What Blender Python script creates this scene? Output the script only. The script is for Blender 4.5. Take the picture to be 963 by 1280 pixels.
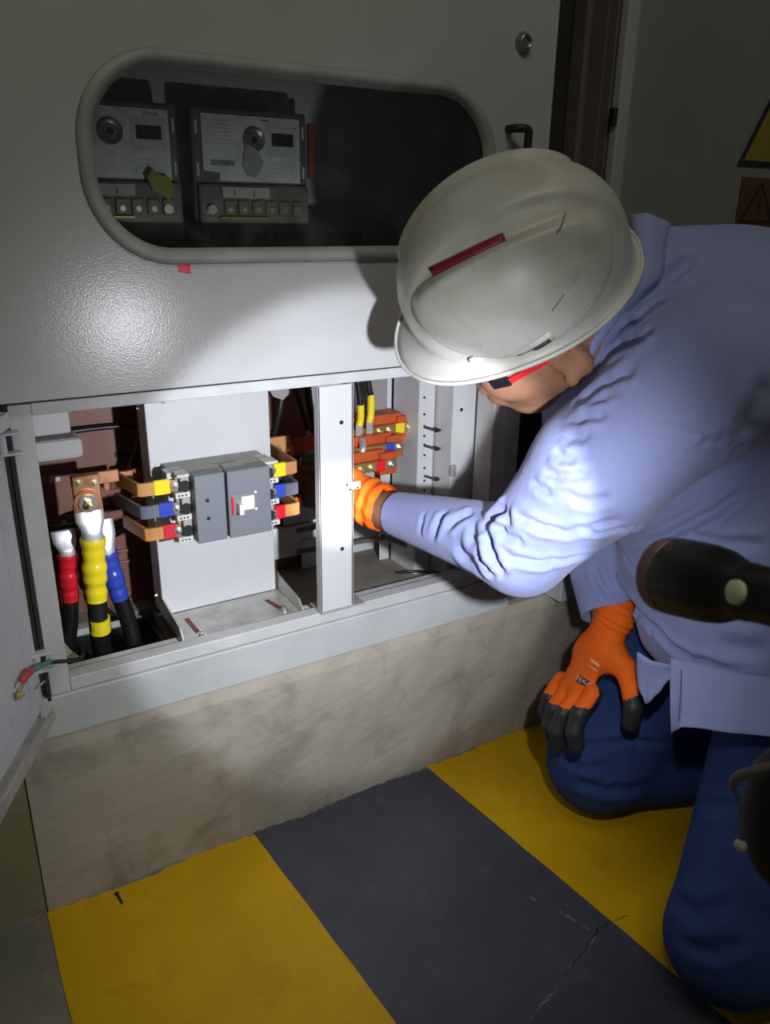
import bpy, bmesh, math, random
import numpy as np
from mathutils import Vector, Matrix

for o in list(bpy.data.objects):
    bpy.data.objects.remove(o, do_unlink=True)
SC = bpy.context.scene
COL = SC.collection
random.seed(7)

# ------------------------------------------------------------------ camera
FPX, CX, CY = 1002.194, 481.5, 640.0            # focal length and centre for a 963 x 1280 frame
RM = np.array([[0.85739622, -0.16968543, 0.48587918],
               [-0.51444982, -0.30935354, 0.79977608],
               [0.0145981, -0.93568544, -0.3525332]])   # columns: right, down, forward in room axes
CAMP = np.array([0.0, -1.0, 0.96])
cam_data = bpy.data.cameras.new('camera')
cam = bpy.data.objects.new('camera', cam_data)
COL.objects.link(cam)
cam.matrix_world = Matrix(((RM[0, 0], -RM[0, 1], -RM[0, 2], CAMP[0]),
                           (RM[1, 0], -RM[1, 1], -RM[1, 2], CAMP[1]),
                           (RM[2, 0], -RM[2, 1], -RM[2, 2], CAMP[2]),
                           (0, 0, 0, 1)))
cam_data.sensor_fit = 'AUTO'
cam_data.sensor_width = 36.0
cam_data.lens = FPX / 1280 * 36.0
cam_data.clip_start = 0.01
cam_data.dof.use_dof = True
cam_data.dof.focus_distance = 1.15
cam_data.dof.aperture_fstop = 11.0
SC.camera = cam

# ------------------------------------------------------------------ world, lamps, exposure
SC.view_settings.view_transform = 'Standard'
SC.view_settings.look = 'None'
SC.view_settings.gamma = 1.0
SC.view_settings.use_curve_mapping = False
SC.view_settings.exposure = 0.0
world = bpy.data.worlds.new('world')
SC.world = world
world.use_nodes = True
world.node_tree.nodes['Background'].inputs[0].default_value = (0.80, 0.86, 0.80, 1)
world.node_tree.nodes['Background'].inputs[1].default_value = 0.050

def light(name, kind, loc, target, energy, color, **kw):
    d = bpy.data.lights.new(name, kind)
    d.energy = energy
    d.color = color
    for k, v in kw.items():
        setattr(d, k, v)
    o = bpy.data.objects.new(name, d)
    COL.objects.link(o)
    o.location = loc
    o.rotation_euler = (Vector(target) - Vector(loc)).to_track_quat('-Z', 'Y').to_euler()
    return o

# dim ceiling tube of the room, behind and to the right of the photographer
light('ceiling_tube', 'AREA', (0.25, -1.15, 2.45), (0.45, -0.5, 0.3), 7.0, (1.0, 0.97, 0.80),
      shape='RECTANGLE', size=1.2, size_y=0.25)
# the torch's own beam: hot centre, bright disc, wide spill, all from its lens
TORCH = np.array([0.3867, -0.7024, 0.7499])
TAIM = np.array([0.527, 0.0, 0.545])
tdir = (TAIM - TORCH) / np.linalg.norm(TAIM - TORCH)
TL = TORCH + tdir * 0.006
light('torch_hot_centre', 'SPOT', TL, TAIM, 80.0, (0.93, 0.94, 1.0), spot_size=math.radians(11), spot_blend=1.0, shadow_soft_size=0.012)
light('torch_disc', 'SPOT', TL, TAIM + np.array([0.015, 0, -0.03]), 20.0, (0.86, 0.88, 1.0), spot_size=math.radians(58), spot_blend=0.22, shadow_soft_size=0.012)
light('torch_spill', 'SPOT', TL, TAIM + np.array([0.0, 0, -0.12]), 14.5, (0.92, 0.94, 1.0), spot_size=math.radians(116), spot_blend=1.0, shadow_soft_size=0.012)

# ------------------------------------------------------------------ helpers
def at(px, py, y):
    """point of the room at depth plane y that the photograph shows at (px, py)"""
    d = RM @ np.array([px - CX, py - CY, FPX])
    return CAMP + d * ((y - CAMP[1]) / d[1])
def atz(px, py, z):
    d = RM @ np.array([px - CX, py - CY, FPX])
    return CAMP + d * ((z - CAMP[2]) / d[2])
def dep(px, py, D):
    d = RM @ np.array([px - CX, py - CY, FPX])
    return CAMP + d * (D / FPX)

def empty(name, loc, label=None, cat=None, group=None):
    o = bpy.data.objects.new(name, None)
    COL.objects.link(o)
    o.location = loc
    o.empty_display_size = 0.02
    return tag(o, label, cat, group)
def tag(o, label=None, cat=None, group=None, kind=None):
    if label: o['label'] = label
    if cat: o['category'] = cat
    if group: o['group'] = group
    if kind: o['kind'] = kind
    return o
def wloc(o):
    m = Vector(o.location)
    return m
def adopt(o, parent):
    if parent is None: return o
    o.parent = parent
    t = Vector((0, 0, 0))
    p = parent
    while p is not None:
        t += Vector(p.location)
        p = p.parent if False else None
    o.matrix_parent_inverse = Matrix.Translation(-t)
    return o
def link_mesh(name, me, m, parent=None, smooth=False):
    for x in (m if isinstance(m, (list, tuple)) else [m]):
        me.materials.append(x)
    if smooth:
        me.polygons.foreach_set('use_smooth', [True] * len(me.polygons))
    o = bpy.data.objects.new(name, me)
    COL.objects.link(o)
    return adopt(o, parent)
def obj(name, bm, m, parent=None, smooth=False, auto=False):
    bmesh.ops.recalc_face_normals(bm, faces=bm.faces[:])
    me = bpy.data.meshes.new(name)
    if auto:
        for e in bm.edges:
            if len(e.link_faces) == 2 and e.calc_face_angle(0) > 0.6: e.smooth = False
        smooth = True
    bm.to_mesh(me)
    bm.free()
    return link_mesh(name, me, m, parent, smooth)
def BM(): return bmesh.new()

def box(bm, x0, x1, y0, y1, z0, z1, bev=0.0, M=None, mi=0):
    r = bmesh.ops.create_cube(bm, size=1.0)
    vs = r['verts']
    for v in vs:
        v.co = Vector(((x0 + x1) / 2 + v.co.x * (x1 - x0), (y0 + y1) / 2 + v.co.y * (y1 - y0), (z0 + z1) / 2 + v.co.z * (z1 - z0)))
    fs = set(f for v in vs for f in v.link_faces)
    for f in fs: f.material_index = mi
    if bev > 0:
        es = list(set(e for v in vs for e in v.link_edges))
        rr = bmesh.ops.bevel(bm, geom=es, offset=bev, segments=1 if bev < 0.0015 else 2, affect='EDGES', profile=0.5)
        vs = list(set(v for f in rr['faces'] for v in f.verts) | set(v for v in vs if v.is_valid))
        for f in rr['faces']: f.material_index = mi
    if M is not None:
        for v in vs: v.co = M @ v.co
    return vs
def frame_from(p0, p1, upv=(0, 0, 1)):
    a = Vector(p0); b = Vector(p1)
    d = (b - a).normalized()
    u = Vector(upv)
    if abs(d.dot(u)) > 0.98: u = Vector((0, 1, 0)) if abs(d.y) < 0.9 else Vector((1, 0, 0))
    s = d.cross(u).normalized()
    u = s.cross(d).normalized()
    return a, b, d, s, u
def bar(bm, p0, p1, w, h, upv=(0, 0, 1), bev=0.0, mi=0):
    """rectangular bar from p0 to p1: w across, h along upv"""
    a, b, d, s, u = frame_from(p0, p1, upv)
    L = (b - a).length
    M = Matrix(((s.x, d.x, u.x, (a.x + b.x) / 2), (s.y, d.y, u.y, (a.y + b.y) / 2), (s.z, d.z, u.z, (a.z + b.z) / 2), (0, 0, 0, 1)))
    return box(bm, -w / 2, w / 2, -L / 2, L / 2, -h / 2, h / 2, bev, M, mi)
def ring(c, s, u, r, n, r2=None):
    r2 = r if r2 is None else r2
    return [Vector(c) + s * (r * math.cos(2 * math.pi * i / n)) + u * (r2 * math.sin(2 * math.pi * i / n)) for i in range(n)]
def loft(bm, rings, caps=True, mi=0, closed=False):
    L = [[bm.verts.new(p) for p in r] for r in rings]
    n = len(L[0])
    seq = list(zip(L[:-1], L[1:]))
    if closed: seq.append((L[-1], L[0]))
    for A, B in seq:
        for i in range(n):
            f = bm.faces.new((A[i], A[(i + 1) % n], B[(i + 1) % n], B[i]))
            f.material_index = mi
    if caps and not closed:
        f = bm.faces.new(L[0][::-1]); f.material_index = mi
        f = bm.faces.new(L[-1]); f.material_index = mi
    return L
def cyl(bm, p0, p1, r0, r1=None, n=16, mi=0):
    r1 = r0 if r1 is None else r1
    a, b, d, s, u = frame_from(p0, p1)
    loft(bm, [ring(a, s, u, r0, n), ring(b, s, u, r1, n)], mi=mi)
def lathe(bm, p0, p1, prof, n=24, mi=0):
    """prof = [(distance along axis, radius)...]"""
    a, b, d, s, u = frame_from(p0, p1)
    loft(bm, [ring(a + d * t, s, u, max(r, 1e-5), n) for t, r in prof], mi=mi)
def tube(bm, pts, r, n=10, mi=0, sub=6):
    P = [Vector(p) for p in pts]
    rad = r if isinstance(r, (list, tuple)) else [r] * len(P)
    Q = []; RR = []
    if len(P) > 2 and sub > 1:
        for i in range(len(P) - 1):
            p0 = P[max(i - 1, 0)]; p1 = P[i]; p2 = P[i + 1]; p3 = P[min(i + 2, len(P) - 1)]
            for k in range(sub):
                t = k / sub
                Q.append(0.5 * ((2 * p1) + (p2 - p0) * t + (2 * p0 - 5 * p1 + 4 * p2 - p3) * t * t + (3 * p1 - p0 - 3 * p2 + p3) * t ** 3))
                RR.append(rad[i] * (1 - t) + rad[i + 1] * t)
        Q.append(P[-1]); RR.append(rad[-1])
    else:
        Q = P; RR = rad
    rings = []
    up = None
    for i, q in enumerate(Q):
        d = (Q[min(i + 1, len(Q) - 1)] - Q[max(i - 1, 0)]).normalized()
        if up is None:
            up = Vector((0, 0, 1)) if abs(d.z) < 0.9 else Vector((0, 1, 0))
        s = d.cross(up).normalized()
        up = s.cross(d).normalized()
        rings.append(ring(q, s, up, RR[i], n))
    loft(bm, rings, mi=mi)
def poly(bm, pts, depth_vec, mi=0):
    """prism: polygon pts extruded by depth_vec"""
    D = Vector(depth_vec)
    A = [bm.verts.new(Vector(p)) for p in pts]
    B = [bm.verts.new(Vector(p) + D) for p in pts]
    n = len(A)
    fs = [bm.faces.new(A), bm.faces.new(B[::-1])]
    for i in range(n):
        fs.append(bm.faces.new((A[i], B[i], B[(i + 1) % n], A[(i + 1) % n])))
    for f in fs: f.material_index = mi
def bolt(name, p, nrm, r, m, parent, hexr=None, washer=True):
    """hex bolt head with washer and stud, facing nrm"""
    bm = BM()
    n = Vector(nrm).normalized(); a = Vector(p)
    if washer: cyl(bm, a, a + n * r * 0.25, r * 1.55, n=20)
    cyl(bm, a + n * r * 0.25, a + n * r * 0.95, r, n=6)
    cyl(bm, a + n * r * 0.95, a + n * r * 1.7, r * 0.5, n=10)
    return obj(name, bm, m, parent)

# ------------------------------------------------------------------ materials
def mat(name, color, rough=0.5, metal=0.0, var=None, bump=None, spec=0.5, stain=None, trans=0.0, sheen=0.0, coat=0.0, emis=None, alpha=1.0, sss=0.0):
    m = bpy.data.materials.new(name)
    m.use_nodes = True
    nt = m.node_tree
    b = nt.nodes['Principled BSDF']
    c4 = tuple(color) + (1.0,)
    b.inputs['Base Color'].default_value = c4
    b.inputs['Roughness'].default_value = rough
    b.inputs['Metallic'].default_value = metal
    b.inputs['Specular IOR Level'].default_value = spec
    b.inputs['Transmission Weight'].default_value = trans
    b.inputs['Sheen Weight'].default_value = sheen
    b.inputs['Coat Weight'].default_value = coat
    b.inputs['Alpha'].default_value = alpha
    if sss:
        b.inputs['Subsurface Weight'].default_value = sss
        b.inputs['Subsurface Radius'].default_value = (0.01, 0.004, 0.002)
    if emis:
        b.inputs['Emission Color'].default_value = tuple(emis[0]) + (1,)
        b.inputs['Emission Strength'].default_value = emis[1]
    tc = nt.nodes.new('ShaderNodeTexCoord')
    col = None
    def noise(scale, detail=3.0, rgh=0.55, dist=0.0, stretch=None):
        n = nt.nodes.new('ShaderNodeTexNoise')
        n.inputs['Scale'].default_value = scale
        n.inputs['Detail'].default_value = detail
        n.inputs['Roughness'].default_value = rgh
        n.inputs['Distortion'].default_value = dist
        if stretch:
            mp = nt.nodes.new('ShaderNodeMapping')
            mp.inputs['Scale'].default_value = stretch
            nt.links.new(tc.outputs['Object'], mp.inputs['Vector'])
            nt.links.new(mp.outputs['Vector'], n.inputs['Vector'])
        else:
            nt.links.new(tc.outputs['Object'], n.inputs['Vector'])
        return n
    def ramp(src, lo, hi):
        r = nt.nodes.new('ShaderNodeMapRange')
        r.inputs['From Min'].default_value = lo
        r.inputs['From Max'].default_value = hi
        r.clamp = True
        nt.links.new(src, r.inputs['Value'])
        return r.outputs['Result']
    def mix(fac, a, bb, amount=1.0):
        x = nt.nodes.new('ShaderNodeMix')
        x.data_type = 'RGBA'
        if amount != 1.0:
            mm = nt.nodes.new('ShaderNodeMath'); mm.operation = 'MULTIPLY'
            nt.links.new(fac, mm.inputs[0]); mm.inputs[1].default_value = amount
            fac = mm.outputs[0]
        nt.links.new(fac, x.inputs['Factor'])
        for s, v in ((x.inputs['A'], a), (x.inputs['B'], bb)):
            if hasattr(v, 'links'): nt.links.new(v, s)
            else: s.default_value = tuple(v) + ((1.0,) if len(v) == 3 else ())
        return x.outputs['Result']
    if var:                                   # (scale, other colour, lo, hi)
        n = noise(var[0], 4.0)
        col = mix(ramp(n.outputs['Fac'], var[2], var[3]), color, var[1])
    for st in (stain or []):                  # (scale, colour, lo, hi, amount[, stretch])
        n = noise(st[0], 5.0, 0.6, 0.6, st[5] if len(st) > 5 else None)
        col = mix(ramp(n.outputs['Fac'], st[2], st[3]), col if col is not None else color, st[1], st[4])
    if col is not None: nt.links.new(col, b.inputs['Base Color'])
    if bump:                                  # list of (scale, strength, distance)
        prev = None
        for bp in (bump if isinstance(bump, list) else [bump]):
            n = noise(bp[0], 2.0, 0.5, 0.0, bp[3] if len(bp) > 3 else None)
            k = nt.nodes.new('ShaderNodeBump')
            k.inputs['Strength'].default_value = bp[1]
            k.inputs['Distance'].default_value = bp[2]
            nt.links.new(n.outputs['Fac'], k.inputs['Height'])
            if prev is not None: nt.links.new(prev, k.inputs['Normal'])
            prev = k.outputs['Normal']
        nt.links.new(prev, b.inputs['Normal'])
    return m

PAINT = mat('grey_powder_coat', (0.46, 0.465, 0.46), 0.22, var=(9, (0.44, 0.44, 0.43), 0.45, 0.7), bump=[(520, 0.17, 0.0010)], spec=0.38,
            stain=[(30, (0.30, 0.29, 0.27), 0.66, 0.8, 0.35)])
FRAMEP = mat('pale_frame_paint', (0.54, 0.55, 0.54), 0.42, var=(14, (0.46, 0.47, 0.46), 0.45, 0.7), bump=[(420, 0.2, 0.0010)],
             stain=[(55, (0.25, 0.23, 0.20), 0.64, 0.78, 0.6), (16, (0.40, 0.42, 0.40), 0.5, 0.75, 0.5)])
BASEP = mat('base_channel_paint', (0.50, 0.53, 0.52), 0.5, var=(8, (0.42, 0.45, 0.44), 0.4, 0.7), bump=[(120, 0.15, 0.001)],
            stain=[(45, (0.28, 0.26, 0.22), 0.62, 0.8, 0.5, (1, 1, 4))])
WHITE = mat('white_sheet_metal', (0.57, 0.58, 0.58), 0.4, var=(6, (0.53, 0.54, 0.54), 0.4, 0.7), bump=[(500, 0.12, 0.0006)])
WHITEG = mat('glossy_textured_white', (0.84, 0.84, 0.86), 0.25, bump=[(380, 0.3, 0.001)])
GALV = mat('zinc_plated_steel', (0.55, 0.55, 0.52), 0.42, 0.55, var=(25, (0.40, 0.39, 0.36), 0.4, 0.7), stain=[(60, (0.30, 0.26, 0.20), 0.6, 0.8, 0.6)])
BROWN = mat('brown_primer_plate', (0.23, 0.105, 0.072), 0.55, var=(10, (0.17, 0.075, 0.052), 0.35, 0.7), bump=[(60, 0.1, 0.001)],
            stain=[(40, (0.03, 0.02, 0.018), 0.66, 0.74, 0.8)])
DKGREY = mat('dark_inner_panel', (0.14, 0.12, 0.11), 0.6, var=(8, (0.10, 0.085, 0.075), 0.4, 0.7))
GREYIN = mat('grey_inner_panel', (0.27, 0.255, 0.245), 0.55, var=(8, (0.27, 0.25, 0.23), 0.4, 0.7))
FLOORIN = mat('dusty_cabinet_floor', (0.24, 0.225, 0.19), 0.65, var=(12, (0.16, 0.13, 0.10), 0.4, 0.7), stain=[(50, (0.09, 0.05, 0.035), 0.6, 0.75, 0.7)])
BLACK = mat('black_rubber', (0.010, 0.010, 0.011), 0.55)
SEAL = mat('door_seal_rubber', (0.025, 0.023, 0.028), 0.8)
CABLE = mat('black_cable_jacket', (0.010, 0.010, 0.011), 0.38)
COPPER = mat('copper_bar', (0.62, 0.30, 0.16), 0.38, 0.75, var=(40, (0.42, 0.19, 0.10), 0.4, 0.7))
SLEEVE_O = mat('orange_tan_sleeve', (0.56, 0.27, 0.09), 0.45, var=(30, (0.44, 0.20, 0.06), 0.4, 0.7))
BRASS = mat('brass_bar', (0.55, 0.40, 0.13), 0.35, 0.7, var=(60, (0.36, 0.25, 0.08), 0.4, 0.7))
STEEL = mat('bright_steel', (0.72, 0.71, 0.68), 0.28, 0.9)
GOLDZ = mat('yellow_zinc', (0.66, 0.55, 0.30), 0.3, 0.8)
TIN = mat('tinned_lug', (0.56, 0.56, 0.58), 0.42, 0.5, var=(40, (0.6, 0.6, 0.62), 0.4, 0.7))
YEL = mat('yellow_tape', (0.82, 0.66, 0.02), 0.3, bump=[(45, 0.2, 0.002, (1, 1, 5))])
RED = mat('red_tape', (0.72, 0.015, 0.03), 0.3, bump=[(45, 0.2, 0.002, (1, 1, 5))])
BLUE = mat('blue_tape', (0.035, 0.07, 0.46), 0.3, bump=[(45, 0.2, 0.002, (1, 1, 5))])
CRIMSON = mat('crimson_tape', (0.58, 0.02, 0.04), 0.4)
PINK = mat('faded_red_sleeve', (0.36, 0.08, 0.07), 0.5)
GREYSL = mat('grey_blue_sleeve', (0.12, 0.13, 0.16), 0.45)
ORINS = mat('orange_red_insulator', (0.55, 0.09, 0.02), 0.45, var=(20, (0.40, 0.06, 0.015), 0.4, 0.7))
DRED = mat('dark_red_insulator', (0.15, 0.02, 0.012), 0.5, var=(20, (0.10, 0.014, 0.01), 0.4, 0.7))
BRK = mat('breaker_dark_grey', (0.165, 0.180, 0.20), 0.5, bump=[(600, 0.08, 0.0004)])
BRKB = mat('breaker_taupe_body', (0.34, 0.33, 0.285), 0.55, bump=[(600, 0.1, 0.0005)])
BRKL = mat('breaker_pale_plastic', (0.56, 0.57, 0.52), 0.5)
TOGGLE = mat('toggle_white', (0.78, 0.78, 0.74), 0.4)
SLOT = mat('black_recess', (0.006, 0.006, 0.006), 0.7)
YPAINT = mat('yellow_floor_paint', (0.66, 0.385, 0.003), 0.5, spec=0.3, var=(5, (0.56, 0.315, 0.003), 0.35, 0.7), bump=[(70, 0.25, 0.002), (9, 0.2, 0.01)],
             stain=[(60, (0.13, 0.08, 0.02), 0.70, 0.76, 0.8), (14, (0.40, 0.23, 0.01), 0.55, 0.8, 0.6), (22, (0.70, 0.45, 0.06), 0.62, 0.8, 0.3)])
DPAINT = mat('dark_floor_paint', (0.066, 0.069, 0.094), 0.42, var=(6, (0.050, 0.052, 0.068), 0.35, 0.7), bump=[(80, 0.25, 0.002), (9, 0.2, 0.01)],
             stain=[(70, (0.20, 0.20, 0.19), 0.72, 0.78, 0.6), (18, (0.105, 0.105, 0.12), 0.55, 0.8, 0.7), (30, (0.014, 0.014, 0.016), 0.6, 0.8, 0.5)])
CONC = mat('bare_concrete', (0.25, 0.24, 0.185), 0.75, var=(7, (0.15, 0.145, 0.11), 0.35, 0.7), bump=[(50, 0.4, 0.004), (250, 0.3, 0.001)],
           stain=[(25, (0.24, 0.22, 0.18), 0.6, 0.8, 0.6), (40, (0.06, 0.05, 0.04), 0.62, 0.75, 0.7)])
PLINTH = mat('painted_plinth_concrete', (0.42, 0.39, 0.315), 0.6, var=(4, (0.35, 0.32, 0.25), 0.35, 0.7), bump=[(28, 0.35, 0.006), (160, 0.35, 0.0015)],
             stain=[(11, (0.19, 0.165, 0.13), 0.52, 0.75, 0.7), (90, (0.09, 0.075, 0.05), 0.70, 0.76, 0.8), (26, (0.36, 0.35, 0.24), 0.58, 0.75, 0.6, (1, 1, 5))])
OLIVE = mat('olive_painted_concrete', (0.25, 0.245, 0.125), 0.65, var=(6, (0.18, 0.175, 0.095), 0.35, 0.7), bump=[(30, 0.35, 0.006)])
WALLM = mat('dim_wall_paint', (0.30, 0.30, 0.28), 0.8, var=(2, (0.26, 0.26, 0.24), 0.4, 0.6))

# ------------------------------------------------------------------ floor with painted stripes
bm = BM(); box(bm, -1.6, 3.0, -2.6, 0.9, -0.10, 0.0)
floor = tag(obj('floor', bm, CONC), 'concrete floor with yellow and black painted hazard stripes', 'floor', kind='structure')
def stripe(name, xa0, xa1, xb0, xb1, m, top=0.002, jag=0.006, seed=1):
    """painted band: xa at the plinth (y=0), xb at y=-1; ragged where the brush met the plinth"""
    rnd = random.Random(seed)
    bm = BM()
    n = 40
    def edge(a, b, y): return a + (b - a) * (-y)
    ys = [-2.4] + [-2.0 + 0.1 * i for i in range(16)] + [-0.45 + 0.05 * i for i in range(9)]
    L = [(edge(xa0, xb0, y) + rnd.uniform(-1, 1) * 0.0012, y) for y in ys]
    Rr = [(edge(xa1, xb1, y) + rnd.uniform(-1, 1) * 0.0012, y) for y in ys]
    T = []
    for i in range(n + 1):
        t = i / n
        T.append((xa0 + (xa1 - xa0) * t, -0.004 + 0.003 * math.sin(9 * t + seed) + rnd.uniform(-1, 1) * jag * 0.4))
    pts = L + T + Rr[::-1]
    poly(bm, [(x, y, 0.0) for x, y in pts], (0, 0, top))
    return obj(name, bm, m, floor)
ys1 = stripe('paint_stripe', 0.046, 0.364, 0.030, 0.436, YPAINT, seed=1)
ds1 = stripe('paint_stripe', 0.364, 0.704, 0.436, 0.798, DPAINT, top=0.0019, seed=2)
ys2 = stripe('paint_stripe', 0.704, 1.035, 0.798, 1.12, YPAINT, seed=3)
ds2 = stripe('paint_stripe', 1.035, 1.37, 1.12, 1.45, DPAINT, top=0.0019, seed=4)
ys3 = stripe('paint_stripe', 1.37, 1.70, 1.45, 1.79, YPAINT, seed=5)
CHIP = mat('chipped_concrete', (0.20, 0.195, 0.18), 0.8, var=(90, (0.07, 0.07, 0.065), 0.4, 0.6), bump=[(200, 0.5, 0.002)])
def crack(pts, w, seed, m, z=0.0022):
    rnd = random.Random(seed)
    P = []
    for (a, b) in zip(pts[:-1], pts[1:]):
        for k in range(6):
            t = k / 6
            P.append((a[0] + (b[0] - a[0]) * t + rnd.uniform(-1, 1) * w * 0.9, a[1] + (b[1] - a[1]) * t + rnd.uniform(-1, 1) * w * 0.9))
    bm = BM()
    A = []; B = []
    for i, (x, y) in enumerate(P):
        ww = w * rnd.uniform(0.1, 1.0)
        A.append(bm.verts.new((x - ww * 0.7, y + ww * 0.5, z))); B.append(bm.verts.new((x + ww * 0.7, y - ww * 0.5, z)))
    for i in range(len(P) - 1): bm.faces.new((A[i], B[i], B[i + 1], A[i + 1]))
    return obj('crack', bm, m, floor)
cp = [atz(x, y, 0)[:2] for x, y in ((660, 1278), (690, 1245), (705, 1222), (733, 1188), (748, 1162), (790, 1142))]
crack(cp[:5], 0.0035, 11, CHIP); crack(cp[2:], 0.0018, 12, SLOT, 0.0025)
cp = [atz(x, y, 0)[:2] for x, y in ((655, 1122), (700, 1132), (722, 1133), (742, 1130))]
crack(cp, 0.004, 13, CHIP)
cp = [atz(x, y, 0)[:2] for x, y in ((697, 1140), (720, 1152), (742, 1166))]
crack(cp, 0.0045, 14, CHIP)
# small dark scrap lying on the first yellow stripe
bm = BM(); a = atz(146, 1117, 0.004); b = atz(153, 1129, 0.004)
bar(bm, a, b, 0.003, 0.002); bar(bm, a + np.array([-0.003, 0.001, 0]), a + np.array([0.003, 0.001, 0]), 0.003, 0.002)
tag(obj('metal_scrap', bm, BLACK), 'tiny dark metal scrap lying on the left yellow stripe', 'scrap')

# ------------------------------------------------------------------ plinth, walls
def rough_block(name, x0, x1, y0, y1, z0, z1, m, nx=60, nz=14, amp=0.0015, seed=0):
    bm = BM()
    rnd = np.random.RandomState(seed)
    bmesh.ops.create_grid(bm, x_segments=nx, y_segments=nz, size=0.5)
    for v in bm.verts:
        x = x0 + (v.co.x + 0.5) * (x1 - x0); z = z0 + (v.co.y + 0.5) * (z1 - z0)
        e = 0.004 * max(0, 1 - (z1 - z) / 0.01)           # worn top edge
        v.co = Vector((x, y0 + amp * (math.sin(31 * x + 2) * math.sin(23 * z) + 0.6 * math.sin(70 * x + 40 * z)) + e, z))
    box(bm, x0, x1, y0 + 0.006, y1, z0, z1)
    return obj(name, bm, m, None)
tag(rough_block('concrete_plinth', 0.048, 2.4, 0.0, 0.75, 0.0, 0.285, PLINTH), 'beige painted concrete plinth under the grey cabinet', 'plinth', kind='structure')
tag(rough_block('concrete_plinth', -1.5, 0.0485, 0.004, 0.75, 0.0, 0.29, OLIVE, seed=3), 'olive green stained concrete plinth left of the cabinet', 'plinth', kind='structure')
bm = BM(); box(bm, -1.6, 3.0, 0.78, 0.9, -0.1, 2.7)
tag(obj('wall_back', bm, WALLM), 'plain dim wall behind the cabinets', 'wall', kind='structure')
bm = BM(); box(bm, -1.6, 3.0, -2.6, 0.9, 2.62, 2.72)
tag(obj('ceiling', bm, WALLM), 'plain dim ceiling above the cabinets', 'ceiling', kind='structure')

# ------------------------------------------------------------------ the main cabinet
X0, X1 = 0.092, 0.872           # body width
CAB = empty('switch_cabinet', (0.48, 0.2, 0.285), 'grey steel electrical cabinet with open lower compartment and windowed upper door', 'cabinet')
bm = BM()
box(bm, 0.064, X1 + 0.002, 0.0, 0.03, 0.287, 0.349, 0.002); box(bm, 0.30, X1, 0.03, 0.40, 0.287, 0.32); box(bm, 0.064, 0.10, 0.03, 0.40, 0.287, 0.32); box(bm, 0.10, 0.30, 0.27, 0.40, 0.287, 0.32)
obj('base_channel', bm, BASEP, CAB)
# frame around the lower opening
bm = BM(); box(bm, 0.0955, 0.121, 0.002, 0.045, 0.350, 0.742, 0.0015); box(bm, X0, 0.100, 0.045, 0.42, 0.32, 1.75)
obj('frame_stile', bm, FRAMEP, CAB)
bm = BM(); box(bm, 0.815, X1, 0.004, 0.05, 0.350, 0.742, 0.0015); box(bm, X1 - 0.006, X1, 0.05, 0.42, 0.32, 1.75)
box(bm, 0.838, 0.842, -0.001, 0.006, 0.36, 0.735); box(bm, 0.842, 0.856, 0.001, 0.005, 0.60, 0.735)
obj('frame_stile', bm, FRAMEP, CAB)
bm = BM(); box(bm, 0.1215, 0.8145, 0.006, 0.045, 0.7265, 0.742, 0.0015)
obj('frame_rail', bm, FRAMEP, CAB)
bm = BM(); box(bm, 0.1215, 0.8145, 0.004, 0.028, 0.350, 0.369, 0.0015); box(bm, 0.1215, 0.8145, 0.028, 0.060, 0.350, 0.3585, 0.001)
obj('frame_sill', bm, FRAMEP, CAB)
bm = BM(); box(bm, 0.0955, 0.872, 0.004, 0.012, 0.742, 0.7465); box(bm, 0.0905, 0.0952, 0.000, 0.016, 0.345, 0.7465)
obj('door_seal', bm, SEAL, CAB)
# inner sheets
bm = BM(); box(bm, 0.100, 0.60, 0.262, 0.27, 0.33, 0.74)
for z in (0.405, 0.425, 0.50): box(bm, 0.101, 0.60, 0.256, 0.262, z, z + 0.006, 0.002)
BP = obj('back_plate', bm, BROWN, CAB)
for (px, py, w, h) in ((68, 598, 0.016, 0.011), (80, 749, 0.011, 0.034), (95, 780, 0.024, 0.010), (82, 668, 0.008, 0.05), (119, 700, 0.012, 0.04)):
    p = at(px, py, 0.2605); bm = BM(); box(bm, p[0] - w / 2, p[0] + w / 2, 0.2585, 0.2618, p[2] - h / 2, p[2] + h / 2, 0.0008)
    obj('lit_slot_plate', bm, WHITE, BP)  # white plates stand in for slots showing lit white behind
p = at(158, 567, 0.2605); bm = BM(); box(bm, p[0] - 0.018, p[0] + 0.018, 0.2605, 0.2625, p[2] - 0.004, p[2] + 0.004); obj('slot', bm, SLOT, BP)
bm = BM(); box(bm, 0.60, 0.866, 0.262, 0.27, 0.33, 0.74); obj('back_plate', bm, WHITE, CAB)
bm = BM(); box(bm, 0.860, 0.866, 0.05, 0.262, 0.33, 0.74); obj('side_sheet', bm, WHITE, CAB)
bm = BM(); box(bm, 0.100, 0.106, 0.05, 0.262, 0.33, 0.74); obj('side_sheet', bm, BROWN, CAB)
bm = BM(); box(bm, 0.10, 0.866, 0.012, 0.41, 0.742, 0.748); obj('divider_shelf', bm, DKGREY, CAB)
bm = BM(); box(bm, 0.29, 0.866, 0.06, 0.262, 0.322, 0.332, 0.001); box(bm, 0.1, 0.29, 0.225, 0.262, 0.322, 0.332)
box(bm, 0.1, 0.125, 0.06, 0.225, 0.322, 0.332)
obj('floor_sheet', bm, FLOORIN, CAB)
bm = BM(); box(bm, 0.101, 0.29, 0.06, 0.262, 0.2875, 0.289); obj('pit_dark_sheet', bm, SLOT, CAB)  # flat black sheet stands in for the darkness of an open pit
bm = BM(); box(bm, 0.094, 0.87, 0.41, 0.42, 0.30, 1.75); obj('rear_sheet', bm, PAINT, CAB)
bm = BM(); box(bm, 0.092, 0.872, 0.02, 0.42, 1.74, 1.76); obj('top_sheet', bm, PAINT, CAB)
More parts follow.
